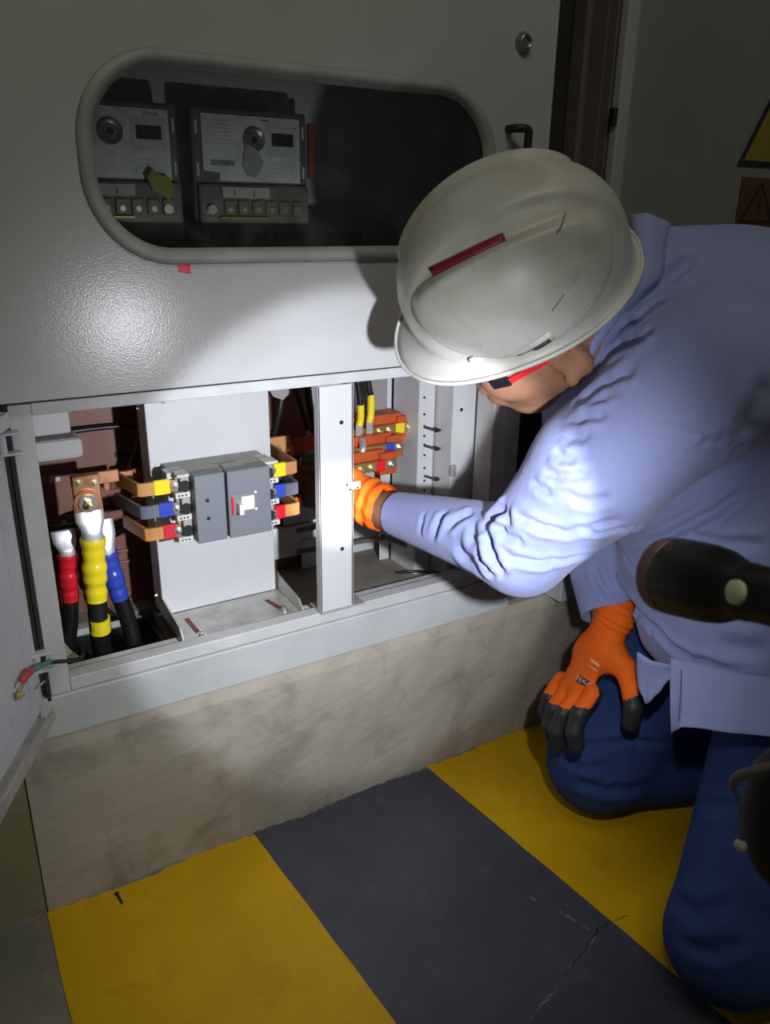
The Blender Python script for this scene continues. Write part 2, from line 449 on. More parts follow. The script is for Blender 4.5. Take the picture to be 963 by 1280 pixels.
# white folded brackets by the left stile
bm = BM(); a = at(36, 515, 0.062); b = at(89, 541, 0.062)
box(bm, 0.107, b[0], 0.06, 0.12, b[2], a[2], 0.003); obj('white_bracket', bm, WHITEG, CAB)
bm = BM(); a = at(36, 550, 0.075); b = at(105, 571, 0.075)
box(bm, 0.107, b[0], 0.07, 0.12, b[2] , a[2] - 0.004, 0.006); obj('white_bracket', bm, WHITEG, CAB)
# middle post, bolted to the sill
bm = BM()
box(bm, 0.494, 0.551, 0.0, 0.0025, 0.372, 0.7265, 0.0008); box(bm, 0.494, 0.4965, 0.0, 0.013, 0.372, 0.7265); box(bm, 0.5485, 0.551, 0.0, 0.013, 0.372, 0.7265)
POST = obj('centre_post', bm, WHITE, CAB)
bm = BM(); box(bm, 0.494, 0.572, -0.003, 0.040, 0.3695, 0.3722, 0.001); obj('foot_plate', bm, GALV, POST)
for (px, py) in ((427, 528), (428, 686)):
    p = at(px, py, 0); bm = BM(); cyl(bm, (p[0], -0.0006, p[2]), (p[0], 0.001, p[2]), 0.0032, n=12); obj('hole', bm, SLOT, POST)
for (px, py, w) in ((443, 607, 0.011),):
    p = at(px, py, -0.001); bm = BM(); box(bm, p[0] - 0.004, p[0] + w, -0.0025, 0.0, p[2] - 0.006, p[2] + 0.006, 0.0012); obj('tab', bm, WHITE, POST)
for (px, py) in ((434, 606), (438, 612), (447, 609)):
    p = at(px, py, -0.002); bm = BM(); cyl(bm, (p[0], -0.0032, p[2]), (p[0], -0.0012, p[2]), 0.0017, n=10); obj('hole', bm, SLOT, POST)
# right hand rails
bm = BM(); a = at(523, 560, 0.12); b = at(541, 560, 0.12); c = at(564, 560, 0.12)
box(bm, a[0], b[0], 0.118, 0.121, 0.333, 0.7265, 0.0006); box(bm, a[0] - 0.0025, a[0] - 0.0005, 0.118, 0.20, 0.333, 0.7265)
RAIL = obj('perforated_rail', bm, WHITE, CAB)
for py in (497, 518, 533, 545, 556, 569, 585, 601, 613, 626):
    p = at(531, py, 0.117); bm = BM(); cyl(bm, (p[0], 0.1172, p[2]), (p[0], 0.119, p[2]), 0.0022, n=10); obj('hole', bm, SLOT, RAIL)
bm = BM(); box(bm, b[0] + 0.0005, c[0], 0.135, 0.138, 0.333, 0.7265); obj('recessed_rail', bm, GREYIN, CAB)
bm = BM(); a = at(564, 560, 0.07); b = at(595, 560, 0.07)
box(bm, a[0], b[0], 0.069, 0.072, 0.333, 0.7265, 0.0006); box(bm, a[0], a[0] + 0.003, 0.072, 0.134, 0.333, 0.7265); box(bm, b[0] + 0.0005, 0.859, 0.055, 0.06, 0.333, 0.7265)
RP = obj('right_plate', bm, WHITE, CAB)
p = at(577, 512, 0.069); bm = BM(); cyl(bm, (p[0], 0.068, p[2]), (p[0], 0.07, p[2]), 0.003, n=12); obj('hole', bm, SLOT, RP)
p = at(567, 588, 0.066); bm = BM(); box(bm, p[0] - 0.007, p[0] + 0.004, 0.062, 0.069, p[2] - 0.010, p[2] + 0.010, 0.002); obj('clip', bm, GALV, RP)
pa_ = at(476, 560, 0.205); bm = BM(); box(bm, pa_[0], at(522, 560, 0.12)[0] - 0.003, 0.203, 0.206, 0.333, 0.7265, 0.0006); obj('rear_panel', bm, WHITE, CAB)
# brown angle frame at the back of the right bay
bm = BM()
for (p, q) in (((370, 664, .2), (482, 640, .2)), ((370, 690, .2), (482, 672, .2)), ((478, 670, .2), (519, 686, .13)), ((519, 682, .13), (517, 722, .13))):
    bar(bm, at(*p), at(*q), 0.006, 0.008, bev=0.001)
obj('angle_brace', bm, DKGREY, CAB)
bm = BM(); a = at(372, 735, 0.2); box(bm, 0.50, 0.60, 0.244, 0.255, 0.36, 0.42, 0.002); obj('white_bracket', bm, WHITE, CAB)
bm = BM(); a = at(343, 660, 0.23); b = at(398, 630, 0.23); box(bm, a[0] + 0.02, b[0], 0.232, 0.236, a[2], b[2], 0.002); obj('white_bracket', bm, WHITE, CAB)
bm = BM(); a = at(378, 720, 0.24); b = at(398, 672, 0.24); box(bm, a[0], b[0] + 0.03, 0.24, 0.244, a[2], b[2], 0.002); obj('white_bracket', bm, WHITE, CAB)
bm = BM(); a = at(442, 532, 0.22); b = at(478, 478, 0.22); box(bm, a[0], b[0], 0.20, 0.24, a[2], b[2] + .02, 0.003); obj('relay_box', bm, GREYIN, CAB)

# ------------------------------------------------------------------ upper door with rounded window
def rrect(x0, x1, z0, z1, r, n=14):
    P = []
    for cx, cz, a0 in ((x1 - r, z1 - r, 0), (x0 + r, z1 - r, 90), (x0 + r, z0 + r, 180), (x1 - r, z0 + r, 270)):
        for k in range(n + 1):
            a = math.radians(a0 + 90 * k / n)
            P.append((cx + r * math.cos(a), cz + r * math.sin(a)))
    return P
def door_with_hole(x0, x1, z0, z1, y0, y1, hole):
    bm = BM()
    hx = sum(p[0] for p in hole) / len(hole); hz = sum(p[1] for p in hole) / len(hole)
    def out(p):
        dx, dz = p[0] - hx, p[1] - hz
        ts = []
        if dx > 1e-9: ts.append((x1 - hx) / dx)
        if dx < -1e-9: ts.append((x0 - hx) / dx)
        if dz > 1e-9: ts.append((z1 - hz) / dz)
        if dz < -1e-9: ts.append((z0 - hz) / dz)
        t = min(ts)
        return (hx + dx * t, hz + dz * t)
    O = [out(p) for p in hole]
    for c in ((x0, z0), (x1, z0), (x1, z1), (x0, z1)):
        k = min(range(len(O)), key=lambda i: (O[i][0] - c[0]) ** 2 + (O[i][1] - c[1]) ** 2)
        O[k] = c
    n = len(hole)
    loops = []
    for pts, y in ((O, y0), (hole, y0), (hole, y1), (O, y1)):
        loops.append([bm.verts.new((p[0], y, p[1])) for p in pts])
    for A, B in zip(loops, loops[1:] + loops[:1]):
        for i in range(n):
            bm.faces.new((A[i], A[(i + 1) % n], B[(i + 1) % n], B[i]))
    return bm
DZ0, DZ1 = 0.7475, 1.70
hole = rrect(0.213, 0.764, 0.906, 1.112, 0.088)
UD = obj('upper_door', door_with_hole(0.062, 0.873, DZ0, DZ1, -0.012, 0.0, hole), PAINT, CAB)
bm = BM(); box(bm, 0.062, 0.873, 0.0, 0.012, DZ0, DZ0 + 0.004); box(bm, 0.869, 0.873, 0.0, 0.02, DZ0, DZ1); obj('door_return', bm, PAINT, UD)
def sweep_rr(x0, x1, z0, z1, r, prof, n=14):
    """prof = [(outward offset, y)] closed profile swept round a rounded rectangle"""
    bm = BM()
    rings = []
    base = []
    for cx, cz, a0 in ((x1 - r, z1 - r, 0), (x0 + r, z1 - r, 90), (x0 + r, z0 + r, 180), (x1 - r, z0 + r, 270)):
        for k in range(n + 1):
            a = math.radians(a0 + 90 * k / n)
            base.append((cx, cz, math.cos(a), math.sin(a)))
    for cx, cz, c, s in base:
        rings.append([Vector((cx + (r + o) * c, y, cz + (r + o) * s)) for o, y in prof])
    loft(bm, rings, closed=True)
    return bm
gp = [(-0.008, -0.010), (-0.004, -0.016), (0.0, -0.019), (0.005, -0.019), (0.009, -0.016), (0.011, -0.012), (0.006, -0.011), (-0.008, -0.006)]
obj('window_gasket', sweep_rr(0.213, 0.764, 0.906, 1.112, 0.088, gp), mat('grey_gasket_rubber', (0.36, 0.36, 0.34), 0.55, var=(20, (0.28, 0.28, 0.27), 0.4, 0.7)), UD, smooth=True)
GLASS = bpy.data.materials.new('dusty_window_glass'); GLASS.use_nodes = True
nt = GLASS.node_tree; nt.nodes.clear()
o_ = nt.nodes.new('ShaderNodeOutputMaterial'); tr = nt.nodes.new('ShaderNodeBsdfTransparent'); gl = nt.nodes.new('ShaderNodeBsdfGlossy'); df = nt.nodes.new('ShaderNodeBsdfDiffuse')
tr.inputs[0].default_value = (0.93, 0.94, 0.93, 1); gl.inputs['Roughness'].default_value = 0.04; gl.inputs[0].default_value = (0.8, 0.8, 0.8, 1); df.inputs[0].default_value = (0.35, 0.35, 0.33, 1)
m1 = nt.nodes.new('ShaderNodeMixShader'); m2 = nt.nodes.new('ShaderNodeMixShader'); fr = nt.nodes.new('ShaderNodeFresnel'); fr.inputs[0].default_value = 1.4
tcn = nt.nodes.new('ShaderNodeTexCoord'); nz = nt.nodes.new('ShaderNodeTexNoise'); nz.inputs['Scale'].default_value = 22; nz.inputs['Detail'].default_value = 6
mr = nt.nodes.new('ShaderNodeMapRange'); mr.inputs['From Min'].default_value = 0.52; mr.inputs['From Max'].default_value = 0.8; mr.inputs['To Min'].default_value = 0.01; mr.inputs['To Max'].default_value = 0.07
nt.links.new(tcn.outputs['Object'], nz.inputs['Vector']); nt.links.new(nz.outputs['Fac'], mr.inputs['Value'])
nt.links.new(mr.outputs['Result'], m1.inputs[0]); nt.links.new(tr.outputs[0], m1.inputs[1]); nt.links.new(df.outputs[0], m1.inputs[2])
nt.links.new(fr.outputs[0], m2.inputs[0]); nt.links.new(m1.outputs[0], m2.inputs[1]); nt.links.new(gl.outputs[0], m2.inputs[2]); nt.links.new(m2.outputs[0], o_.inputs[0])
bm = BM(); poly(bm, [(x, -0.0075, z) for x, z in rrect(0.209, 0.768, 0.902, 1.116, 0.088)], (0, 0.003, 0)); obj('window_pane', bm, GLASS, UD)
p = at(655, 53, -0.014); bm = BM()
lathe(bm, (p[0], -0.012, p[2]), (p[0], -0.03, p[2]), [(0, .0135), (.002, .0135), (.006, .011), (.0085, .010), (.0095, .008), (.0085, .0065), (.006, .006)])
obj('lock_knob', bm, mat('dull_lock_steel', (0.30, 0.30, 0.30), 0.35, 0.8), UD, auto=True)
bm = BM(); a = at(655, 163, -0.03); b = at(658, 225, -0.03)
tube(bm, [(a[0] - 0.014, -0.012, a[2] + .002), (a[0] - 0.012, -0.03, a[2] + .002), (a[0] + .003, -0.036, a[2]), (a[0] + .004, -0.036, a[2] - .02), (a[0] + 0.004, -0.036, b[2]), (a[0] - 0.012, -0.03, b[2] - .01), (a[0] - .014, -0.012, b[2] - .01)], 0.0058, sub=4)
obj('door_handle', bm, BLACK, UD, smooth=True)
# red sticker scrap beneath the window
p = at(231, 336, -0.013); bm = BM()
poly(bm, [(p[0] - .009, -.0122, p[2] + .003), (p[0] - .006, -.0122, p[2]), (p[0] - .009, -.0122, p[2] - .003), (p[0] + .007, -.0122, p[2] - .006), (p[0] + .0075, -.0122, p[2] + .0045), (p[0] - .005, -.0122, p[2] + .006)], (0, -0.0006, 0))
obj('red_sticker', bm, RED, UD)

# ------------------------------------------------------------------ open lower door, hinged on the left stile
hx, hy = 0.080, -0.004
th = math.radians(243)                      # swings out past square
dv = Vector((math.cos(th), math.sin(th), 0)); nv = Vector((-dv.y, dv.x, 0))   # nv: inner face normal side
if nv.x < 0: nv = -nv
MD = Matrix(((dv.x, -nv.x, 0, hx), (dv.y, -nv.y, 0, hy), (0, 0, 1, 0), (0, 0, 0, 1)))   # local x along door, local -y = inner face
bm = BM(); box(bm, 0.004, 0.74, 0.0, 0.004, 0.335, 0.742, 0.0, MD)
LDm = mat('pale_door_inside', (0.56, 0.55, 0.58), 0.5, var=(7, (0.47, 0.46, 0.48), 0.4, 0.7), bump=[(420, 0.2, 0.001)], stain=[(30, (0.35, 0.30, 0.32), 0.6, 0.8, 0.4)])
LD = obj('lower_door', bm, LDm, CAB)
bm = BM(); box(bm, 0.018, 0.74, -0.022, 0.0, 0.335, 0.338, 0.0, MD); box(bm, 0.018, 0.74, -0.024, -0.021, 0.335, 0.352, 0.0, MD); obj('door_lip', bm, GALV, LD)
bm = BM(); box(bm, 0.018, 0.74, -0.022, 0.0, 0.739, 0.742, 0.0, MD); box(bm, 0.018, 0.74, -0.024, -0.021, 0.725, 0.742, 0.0, MD); obj('door_lip', bm, LDm, LD)
bm = BM(); box(bm, 0.002, 0.006, -0.005, 0.0, 0.352, 0.725, 0.0, MD); box(bm, 0.006, 0.03, -0.003, 0.0, 0.352, 0.725, 0.0, MD); obj('door_lip', bm, LDm, LD)
for z in (0.7, 0.41):
    bm = BM(); cyl(bm, (hx + .004, hy - .006, z - 0.012), (hx + .004, hy - .006, z + 0.012), 0.0045, n=14)
    for dz in (-0.012, 0.012): box(bm, hx - .006, hx + .024, hy - .010, hy + .004, z + dz - .0015, z + dz + .0015, 0.0006)
    obj('hinge', bm, LDm, LD, auto=True)
# earth strap between door and frame
ES = empty('earth_strap', tuple(at(40, 850, -0.01)), 'green and black earth strap with red sleeve joining the open door to the frame', 'cable')
pd = MD @ Vector((0.06, -0.005, 0.37)); 
A = Vector(at(100, 823, 0.03)); Bp = Vector(at(60, 828, -0.02)); Cc = Vector(at(40, 838, -0.045)); Dd = Vector(at(27, 853, -0.06)); Ee = Vector(at(20, 868, -0.066))
bm = BM(); tube(bm, [A + Vector((0.012, 0.05, -0.012)), A, Bp], [0.003, 0.003, 0.003]); obj('wire', bm, CABLE, ES, smooth=True)
bm = BM(); tube(bm, [Bp + Vector((.004, .004, .001)), Bp, Cc], [0.0034, 0.0036, 0.0038]); obj('wire', bm, mat('green_wire', (0.06, 0.20, 0.11), 0.5), ES, smooth=True)
bm = BM(); tube(bm, [Cc, (Cc + Dd) / 2 + Vector((0, 0, .002)), Dd], [0.0045, 0.005, 0.0042]); obj('red_sleeve', bm, mat('dull_red_sleeve', (0.42, 0.05, 0.06), 0.5), ES, smooth=True)
bm = BM(); bar(bm, Dd, Ee, 0.003, 0.011, bev=0.0006); obj('crimp_lug', bm, GALV, ES)
bolt('bolt', Ee + Vector((0.003, -0.002, 0)), tuple(nv), 0.0045, GOLDZ, ES)
bm = BM(); tube(bm, [at(36, 857, -.02), at(44, 860, -.02), at(53, 853, -.005), at(57, 850, 0.004)], 0.0022); obj('door_hook', bm, STEEL, CAB, smooth=True)

# ------------------------------------------------------------------ neighbouring cabinet on the right
NX, NY = 0.978, -0.036
NB = empty('neighbour_cabinet', (1.4, 0.2, 0.285), 'darker grey steel cabinet to the right carrying the warning signs', 'cabinet')
DARKP = mat('shaded_cabinet_paint', (0.24, 0.24, 0.23), 0.5, var=(5, (0.205, 0.205, 0.195), 0.4, 0.7), bump=[(420, 0.2, 0.001)])  # dark tone puts this cabinet's shade into its paint
bm = BM(); box(bm, NX - .012, 1.85, NY, 0.40, 0.287, 0.335, 0.002); obj('base_channel', bm, BASEP, NB)
bm = BM(); box(bm, NX, 1.83, 0.0, 0.40, 0.336, 1.78); obj('body', bm, DKGREY, NB)  # dark panel colour reused to paint the shade of the gap
bm = BM(); box(bm, NX + .003, NX + .012, NY + .018, 0.0, 0.34, 1.78, .001); box(bm, NX - .012, NX, 0.03, 0.06, 0.34, 1.78, .002); obj('door_edge', bm, DKGREY, NB)  # same dark colour, gap shade painted on the edges
bm = BM(); box(bm, NX + .004, NX + .028, NY - .002, NY + .015, 0.34, 1.77, 0.003); obj('door_edge', bm, mat('mid_grey_edge', (0.36, 0.36, 0.35), 0.5), NB)
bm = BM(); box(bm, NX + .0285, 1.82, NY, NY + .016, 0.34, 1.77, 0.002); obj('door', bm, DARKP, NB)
p = at(763, 146, NY + .01); bm = BM(); box(bm, NX - .003, NX + .004, NY - .001, NY + .012, p[2] - .012, p[2] + .012, .001); obj('lock_catch', bm, BLACK, NB)
# warning signs on it
ys = NY - 0.001
p = at(921, 207, ys); W = 0.20; H = 0.175
tri = lambda x, z, w, h, y: [(x, y, z), (x + w, y, z), (x + w / 2, y, z + h)]
TS = empty('warning_sign', (p[0] + W / 2, ys, p[2]), 'yellow triangular warning sign with black border on the right cabinet', 'sign')
bm = BM(); poly(bm, tri(p[0], p[2], W, H, ys), (0, -0.0012, 0)); obj('border', bm, mat('sign_black', (0.012, 0.012, 0.010), 0.5), TS)
bm = BM(); poly(bm, tri(p[0] + .015, p[2] + .009, W - .030, H - .027, ys - .0012), (0, -0.0006, 0)); obj('face', bm, mat('sign_yellow', (0.26, 0.20, 0.02), 0.5), TS)
bx_, bz_ = p[0] + W / 2, p[2] + 0.025
bm = BM(); poly(bm, [(bx_ + a, ys - .0018, bz_ + b) for a, b in ((.006, .095), (-.022, .05), (-.004, .05), (-.014, .012), (-.020, .014), (-.008, -.006), (.004, .016), (-.003, .014), (.018, .064), (0, .064), (.016, .095))], (0, -.0004, 0)); obj('bolt_symbol', bm, BLACK, TS)
p = at(926, 221, ys); W = 0.21; H = 0.15
RS = empty('warning_sign', (p[0] + W / 2, ys, p[2] - H), 'rust orange rectangular warning sign below the yellow triangle', 'sign')
bm = BM(); box(bm, p[0], p[0] + W, ys - .0014, ys, p[2] - H, p[2], .0004); obj('face', bm, mat('sign_orange', (0.11, 0.035, 0.017), 0.5), RS)
bm = BM(); box(bm, p[0] - .0012, p[0], ys - .0018, ys, p[2] - H, p[2]); obj('border', bm, mat('sign_edge', (0.42, 0.33, 0.27), 0.5), RS)
q = [(p[0] + .015, p[2] - .072), (p[0] + .105, p[2] - .072), (p[0] + .060, p[2] - .010)]
bm = BM()
for i in range(3):
    a = q[i]; b = q[(i + 1) % 3]; bar(bm, (a[0], ys - .0018, a[1]), (b[0], ys - .0018, b[1]), .0008, .006, upv=(b[1] - a[1], 0, -(b[0] - a[0])))
obj('triangle_symbol', bm, mat('sign_dark', (0.035, 0.012, 0.008), 0.5), RS)
bm = BM(); poly(bm, [(p[0] + .060 + a, ys - .0015, p[2] - .045 + b) for a, b in ((.004, .02), (-.008, .0), (0, .0), (-.004, -.02), (.008, .003), (0, .003))], (0, -.0005, 0)); obj('bolt_symbol', bm, mat('sign_dark_b', (0.035, 0.012, 0.008), 0.5), RS)
def text(name, s, M, size, m, parent, extrude=0.0002, shear=0.0):
    cu = bpy.data.curves.new(name, 'FONT'); cu.body = s; cu.size = size; cu.extrude = extrude; cu.align_x = 'CENTER'; cu.align_y = 'CENTER'; cu.shear = shear
    t = bpy.data.objects.new(name, cu); COL.objects.link(t)
    bpy.context.view_layer.update()
    me = bpy.data.meshes.new_from_object(t.evaluated_get(bpy.context.evaluated_depsgraph_get()))
    bpy.data.objects.remove(t, do_unlink=True)
    me.transform(M)
    return link_mesh(name, me, m, parent)
FRONT = lambda x, y, z: Matrix(((1, 0, 0, x), (0, 0, -1, y), (0, 1, 0, z), (0, 0, 0, 1)))    # text upright, facing the photographer's side

# ------------------------------------------------------------------ mounting plate, bracket and breaker
MP = empty('mounting_plate', (0.38, 0.127, 0.36), 'white sheet metal mounting plate carrying the circuit breaker', 'plate')
bm = BM(); box(bm, 0.284, 0.473, 0.127, 0.130, 0.3635, 0.7262, 0.0008); obj('plate', bm, WHITE, MP)
bm = BM(); box(bm, 0.284, 0.2865, 0.130, 0.172, 0.3635, 0.7262); obj('side_flange', bm, WHITE, MP)
bm = BM(); box(bm, 0.4705, 0.473, 0.130, 0.172, 0.3635, 0.7262); obj('side_flange', bm, WHITE, MP)
bm = BM(); box(bm, 0.2865, 0.476, 0.030, 0.127, 0.3595, 0.3632, 0.0008); obj('foot_bracket', bm, GALV, MP)
for x in (0.284, 0.4765):
    bm = BM(); poly(bm, [(x, 0.129, 0.3596), (x, 0.030, 0.3596), (x, 0.030, 0.366), (x, 0.045, 0.381), (x, 0.129, 0.392)], (0.0025, 0, 0)); obj('gusset', bm, GALV, MP)
bm = BM(); poly(bm, [(0.2865, 0.1265, 0.7262), (0.312, 0.1265, 0.7262), (0.312, 0.1265, 0.696), (0.290, 0.1265, 0.709)], (0, -0.003, 0)); obj('gusset', bm, GREYIN, MP)
for (p, q, r) in (((233, 773), (247, 790), (252, 794)), ((333, 750), (350, 760), (355, 763))):
    a = atz(*p, 0.3634); b = atz(*q, 0.3634); c = atz(*r, 0.3634)
    bm = BM(); bar(bm, a, b, 0.0075, 0.0008); obj('slot', bm, DRED, MP)
    bolt('bolt', c, (0, 0, 1), 0.0048, STEEL, MP)
for (px, py) in ((178, 510), (196, 744)):
    p = at(px, py, 0.15); bolt('bolt', (0.284, 0.15, p[2]), (-1, 0, 0), 0.0035, STEEL, MP)

MB = empty('circuit_breaker', (0.375, 0.08, 0.51), 'dark grey moulded case circuit breaker with white toggle on the mounting plate', 'circuit breaker')
bm = BM(); box(bm, 0.300, 0.449, 0.062, 0.127, 0.514, 0.609, 0.0015); obj('body', bm, BRKB, MB)
bm = BM(); box(bm, 0.305, 0.443, 0.052, 0.062, 0.513, 0.6105, 0.001); box(bm, 0.37, 0.40, 0.05, 0.075, 0.609, 0.612, 0.0008); obj('body_rim', bm, BRKB, MB)
bm = BM(); box(bm, 0.3185, 0.3625, 0.033, 0.052, 0.5115, 0.6125, 0.0012); obj('front_cover', bm, BRK, MB)
bm = BM(); box(bm, 0.3655, 0.4305, 0.031, 0.052, 0.5115, 0.6125, 0.0012); FC = obj('front_cover', bm, BRK, MB)
for z in (0.575, 0.548):
    bm = BM(); cyl(bm, (0.3355, 0.0322, z), (0.3355, 0.034, z), 0.0028, n=14); obj('screw_hole', bm, SLOT, MB)
# toggle
bm = BM(); box(bm, 0.3700, 0.4080, 0.0298, 0.0312, 0.5475, 0.578, 0.0004); obj('toggle_recess', bm, mat('recess_grey', (0.19, 0.20, 0.20), 0.5), FC)
bm = BM(); box(bm, 0.3695, 0.3725, 0.0285, 0.0312, 0.548, 0.574, 0.0004); obj('red_flag', bm, RED, FC)
bm = BM(); box(bm, 0.3765, 0.3835, 0.016, 0.030, 0.550, 0.566, 0.001); box(bm, 0.3835, 0.4035, 0.0268, 0.0300, 0.5525, 0.5735, 0.0008); obj('toggle', bm, TOGGLE, FC)
for x, z in ((0.4065, 0.577), (0.4065, 0.551)):
    bm = BM(); cyl(bm, (x, 0.0292, z), (x, 0.0305, z), 0.002, n=10); obj('indicator', bm, TOGGLE, FC)
PRINT = mat('faint_print', (0.20, 0.21, 0.22), 0.5)
text('rating_print', 'I\u2013ON', FRONT(0.4, 0.0309, 0.5405), 0.0055, PRINT, FC)
for z in (0.603, 0.600, 0.5345, 0.530, 0.526):
    bm = BM(); box(bm, 0.378, 0.378 + (0.028 if z < 0.55 else 0.036), 0.0306, 0.0311, z, z + 0.0012); obj('rating_print', bm, PRINT, FC)
# terminals
ZP = [0.5955, 0.562, 0.5285]
for s in (0, 1):
    for i, z in enumerate(ZP):
        bm = BM()
        xa, xb = ((0.290, 0.318) if s == 0 else (0.431, 0.452))
        box(bm, xa + (0.006 if s == 0 else 0), xb, 0.050, 0.075, z - 0.0175, z - 0.0095, 0.0006)
        box(bm, xa + 0.002, xb, 0.072, 0.10, z - 0.015, z + 0.014, 0.0006)
        if i == 0: box(bm, xa + (0.010 if s == 0 else 0), xb, 0.050, 0.075, z + 0.0125, z + 0.0165, 0.0006)
        T = obj('terminal', bm, BRKL, MB)
        x = 0.3105 if s == 0 else 0.437
        bm = BM(); cyl(bm, (x, 0.0505, z - .001), (x, 0.073, z - .001), 0.0085, n=14); obj('chamber', bm, SLOT, T)
        bolt('terminal_screw', ((0.2985 if s == 0 else 0.4445), 0.0565, z), (0, -1, 0), 0.0042, STEEL, T)
        for k in (-1, 0, 1):
            xx = (0.306 if s == 0 else 0.440) + k * 0.005
            bm = BM(); cyl(bm, (xx, 0.0495, z - 0.0135), (xx, 0.052, z - 0.0135), 0.0014, n=8); obj('pin_hole', bm, SLOT, T)

# ------------------------------------------------------------------ links from the incoming cables to the breaker
def strip(bm, pts, h, t, mi=0):
    """flat vertical strip through pts (plan path), height h, thickness t, mitred"""
    P = [Vector(p) for p in pts]
    rings = []
    for i, p in enumerate(P):
        d0 = (P[i] - P[i - 1]) if i > 0 else (P[1] - P[0])
        d1 = (P[i + 1] - P[i]) if i < len(P) - 1 else d0
        d0 = Vector((d0.x, d0.y, 0)).normalized(); d1 = Vector((d1.x, d1.y, 0)).normalized()
        n = (Vector((-d0.y, d0.x, 0)) + Vector((-d1.y, d1.x, 0))).normalized()
        k = t / 2 / max(0.4, n.dot(Vector((-d0.y, d0.x, 0))))
        rings.append([p + n * k + Vector((0, 0, h / 2)), p - n * k + Vector((0, 0, h / 2)), p - n * k - Vector((0, 0, h / 2)), p + n * k - Vector((0, 0, h / 2))])
    loft(bm, rings, mi=mi)
YF = 0.060
link_spec = [
    ('tan copper link with yellow tape joining the breaker on the left', SLEEVE_O, YEL, 0, 175, (147, 603, .155), (193, 213)),
    ('grey sleeved copper link with blue tape joining the breaker on the left', GREYSL, BLUE, 1, 176, (146, 626, .150), (197, 215)),
    ('tan copper link with red tape, lowest on the left of the breaker', SLEEVE_O, CRIMSON, 2, 179, (156, 655, .145), (200, 217))]
for lab, sm, tm, i, bx, rear, tp in link_spec:
    z = ZP[i]
    def xof(px): return at(px, 620, YF)[0]
    xb = xof(bx)
    rp = at(*rear)
    LK = empty('busbar_link', (xb, YF, z), lab, 'busbar', 'left breaker links')
    bm = BM(); strip(bm, [(xof(tp[1]) + .001, YF, z), (0.302, YF, z)], 0.0155, 0.003); obj('bare_end', bm, COPPER, LK)
    zb = rp[2]
    bm = BM(); strip(bm, [(xof(tp[1]) + .001, YF, z), (xb + .010, YF, z), (xb + .003, YF + .001, z), (xb, YF + .003, z), (xb - .0015, YF + .008, z), (rp[0], rp[1], z + (zb - z) * 0.55)], 0.0185, 0.0045); obj('sleeve', bm, sm, LK, auto=True)
    bm = BM(); box(bm, xof(tp[0]), xof(tp[1]), YF - .0031, YF + .0031, z - .0105, z + .0105, .0008); obj('phase_tape', bm, tm, LK)
    bolt('bolt', (rp[0] + .004, rp[1] - .006, z + (zb - z) * 0.55), (0.6, -0.75, 0), 0.004, GOLDZ, LK)
# right side links
for i, (lab, sm, tm) in enumerate((('orange link with yellow tape leaving the breaker on the right', SLEEVE_O, YEL), ('grey link with blue tape leaving the breaker on the right', GREYSL, BLUE), ('tan link with pinkish red tape leaving the breaker on the right', SLEEVE_O, RED))):
    z = ZP[i] - .001
    LK = empty('busbar_link', (0.465, YF, z), lab, 'busbar', 'right breaker links')
    xr = at(371 + i, 600, YF)[0]
    xt = at(357 - i, 600, YF)[0]
    bm = BM(); strip(bm, [(xt - .002, YF, z), (xr - .006, YF, z), (xr - .001, YF + .002, z), (xr, YF + .007, z), (xr + .004, 0.20, z)], 0.019, 0.0045); obj('sleeve', bm, sm, LK, auto=True)
    bm = BM(); box(bm, 0.4475, xt, YF - .0032, YF + .0032, z - .0105, z + .0105, .0008); obj('phase_tape', bm, tm, LK)

# copper flag block with the big yellow cable
def lug_cable(name, lab, path, tape_m, y, palm, tape, r, below, band=None, group='incoming power cables', front=True):
    """path: px points of the cable centre line; palm (px,py) hole centre"""
    root = empty(name, tuple(at(*below[-1])), lab, 'cable', group)
    pts = [Vector(at(*p)) for p in tape]
    n = 14
    bm = BM()
    rings = []
    N = 36
    for k in range(N + 1):
        t = k / N
        q = pts[0].lerp(pts[1], t)
        d = (pts[1] - pts[0]).normalized(); s = d.cross(Vector((0, 1, 0))).normalized(); u = s.cross(d)
        rr = r * (1.0 + 0.045 * math.sin(t * 31) + 0.05 * math.sin(t * 13 + 1) - 0.08 * max(0, t - .8) * 5 - (0.05 if t > .72 else 0))
        rings.append([q + s * rr * math.cos(a) * (1 + .02 * math.sin(3 * a + 9 * t)) + u * rr * math.sin(a) for a in [2 * math.pi * j / 20 for j in range(20)]])
    loft(bm, rings); obj('tape_wrap', bm, tape_m, root, auto=True)
    bm = BM(); tube(bm, [pts[1] + (pts[0] - pts[1]) * .1] + [Vector(at(*p)) for p in below], r * 0.86, n=16); obj('jacket', bm, CABLE, root, smooth=True)
    # lug barrel and flattened palm
    top = pts[0]; d = (pts[0] - pts[1]).normalized()
    hp = Vector(at(*palm))
    bm = BM()
    s = Vector((1, 0, 0)); u = Vector((0, 1, 0))
    up = (hp - top)
    secs = [(-0.01, r * .86, r * .86), (0.18, r * .84, r * .84), (0.30, r * .95, r * .75), (0.52, r * 1.22, r * .30), (1.0, r * 1.22, r * .22)]
    rings = []
    for t, a_, b_ in secs:
        c = top + up * t + Vector((0, (r * .3) * max(0, t - .2), 0))
        rings.append([c + s * a_ * math.copysign(abs(math.cos(q)) ** .6, math.cos(q)) + u * b_ * math.copysign(abs(math.sin(q)) ** .6, math.sin(q)) for q in [2 * math.pi * j / 24 for j in range(24)]])
    loft(bm, rings)
    obj('lug', bm, TIN, root, auto=True)
    if band:
        a = Vector(at(*band[0])); b = Vector(at(*band[1])); bm = BM(); cyl(bm, a, b, r * .93, n=20); obj('band', bm, tape_m, root, auto=True)
    return root
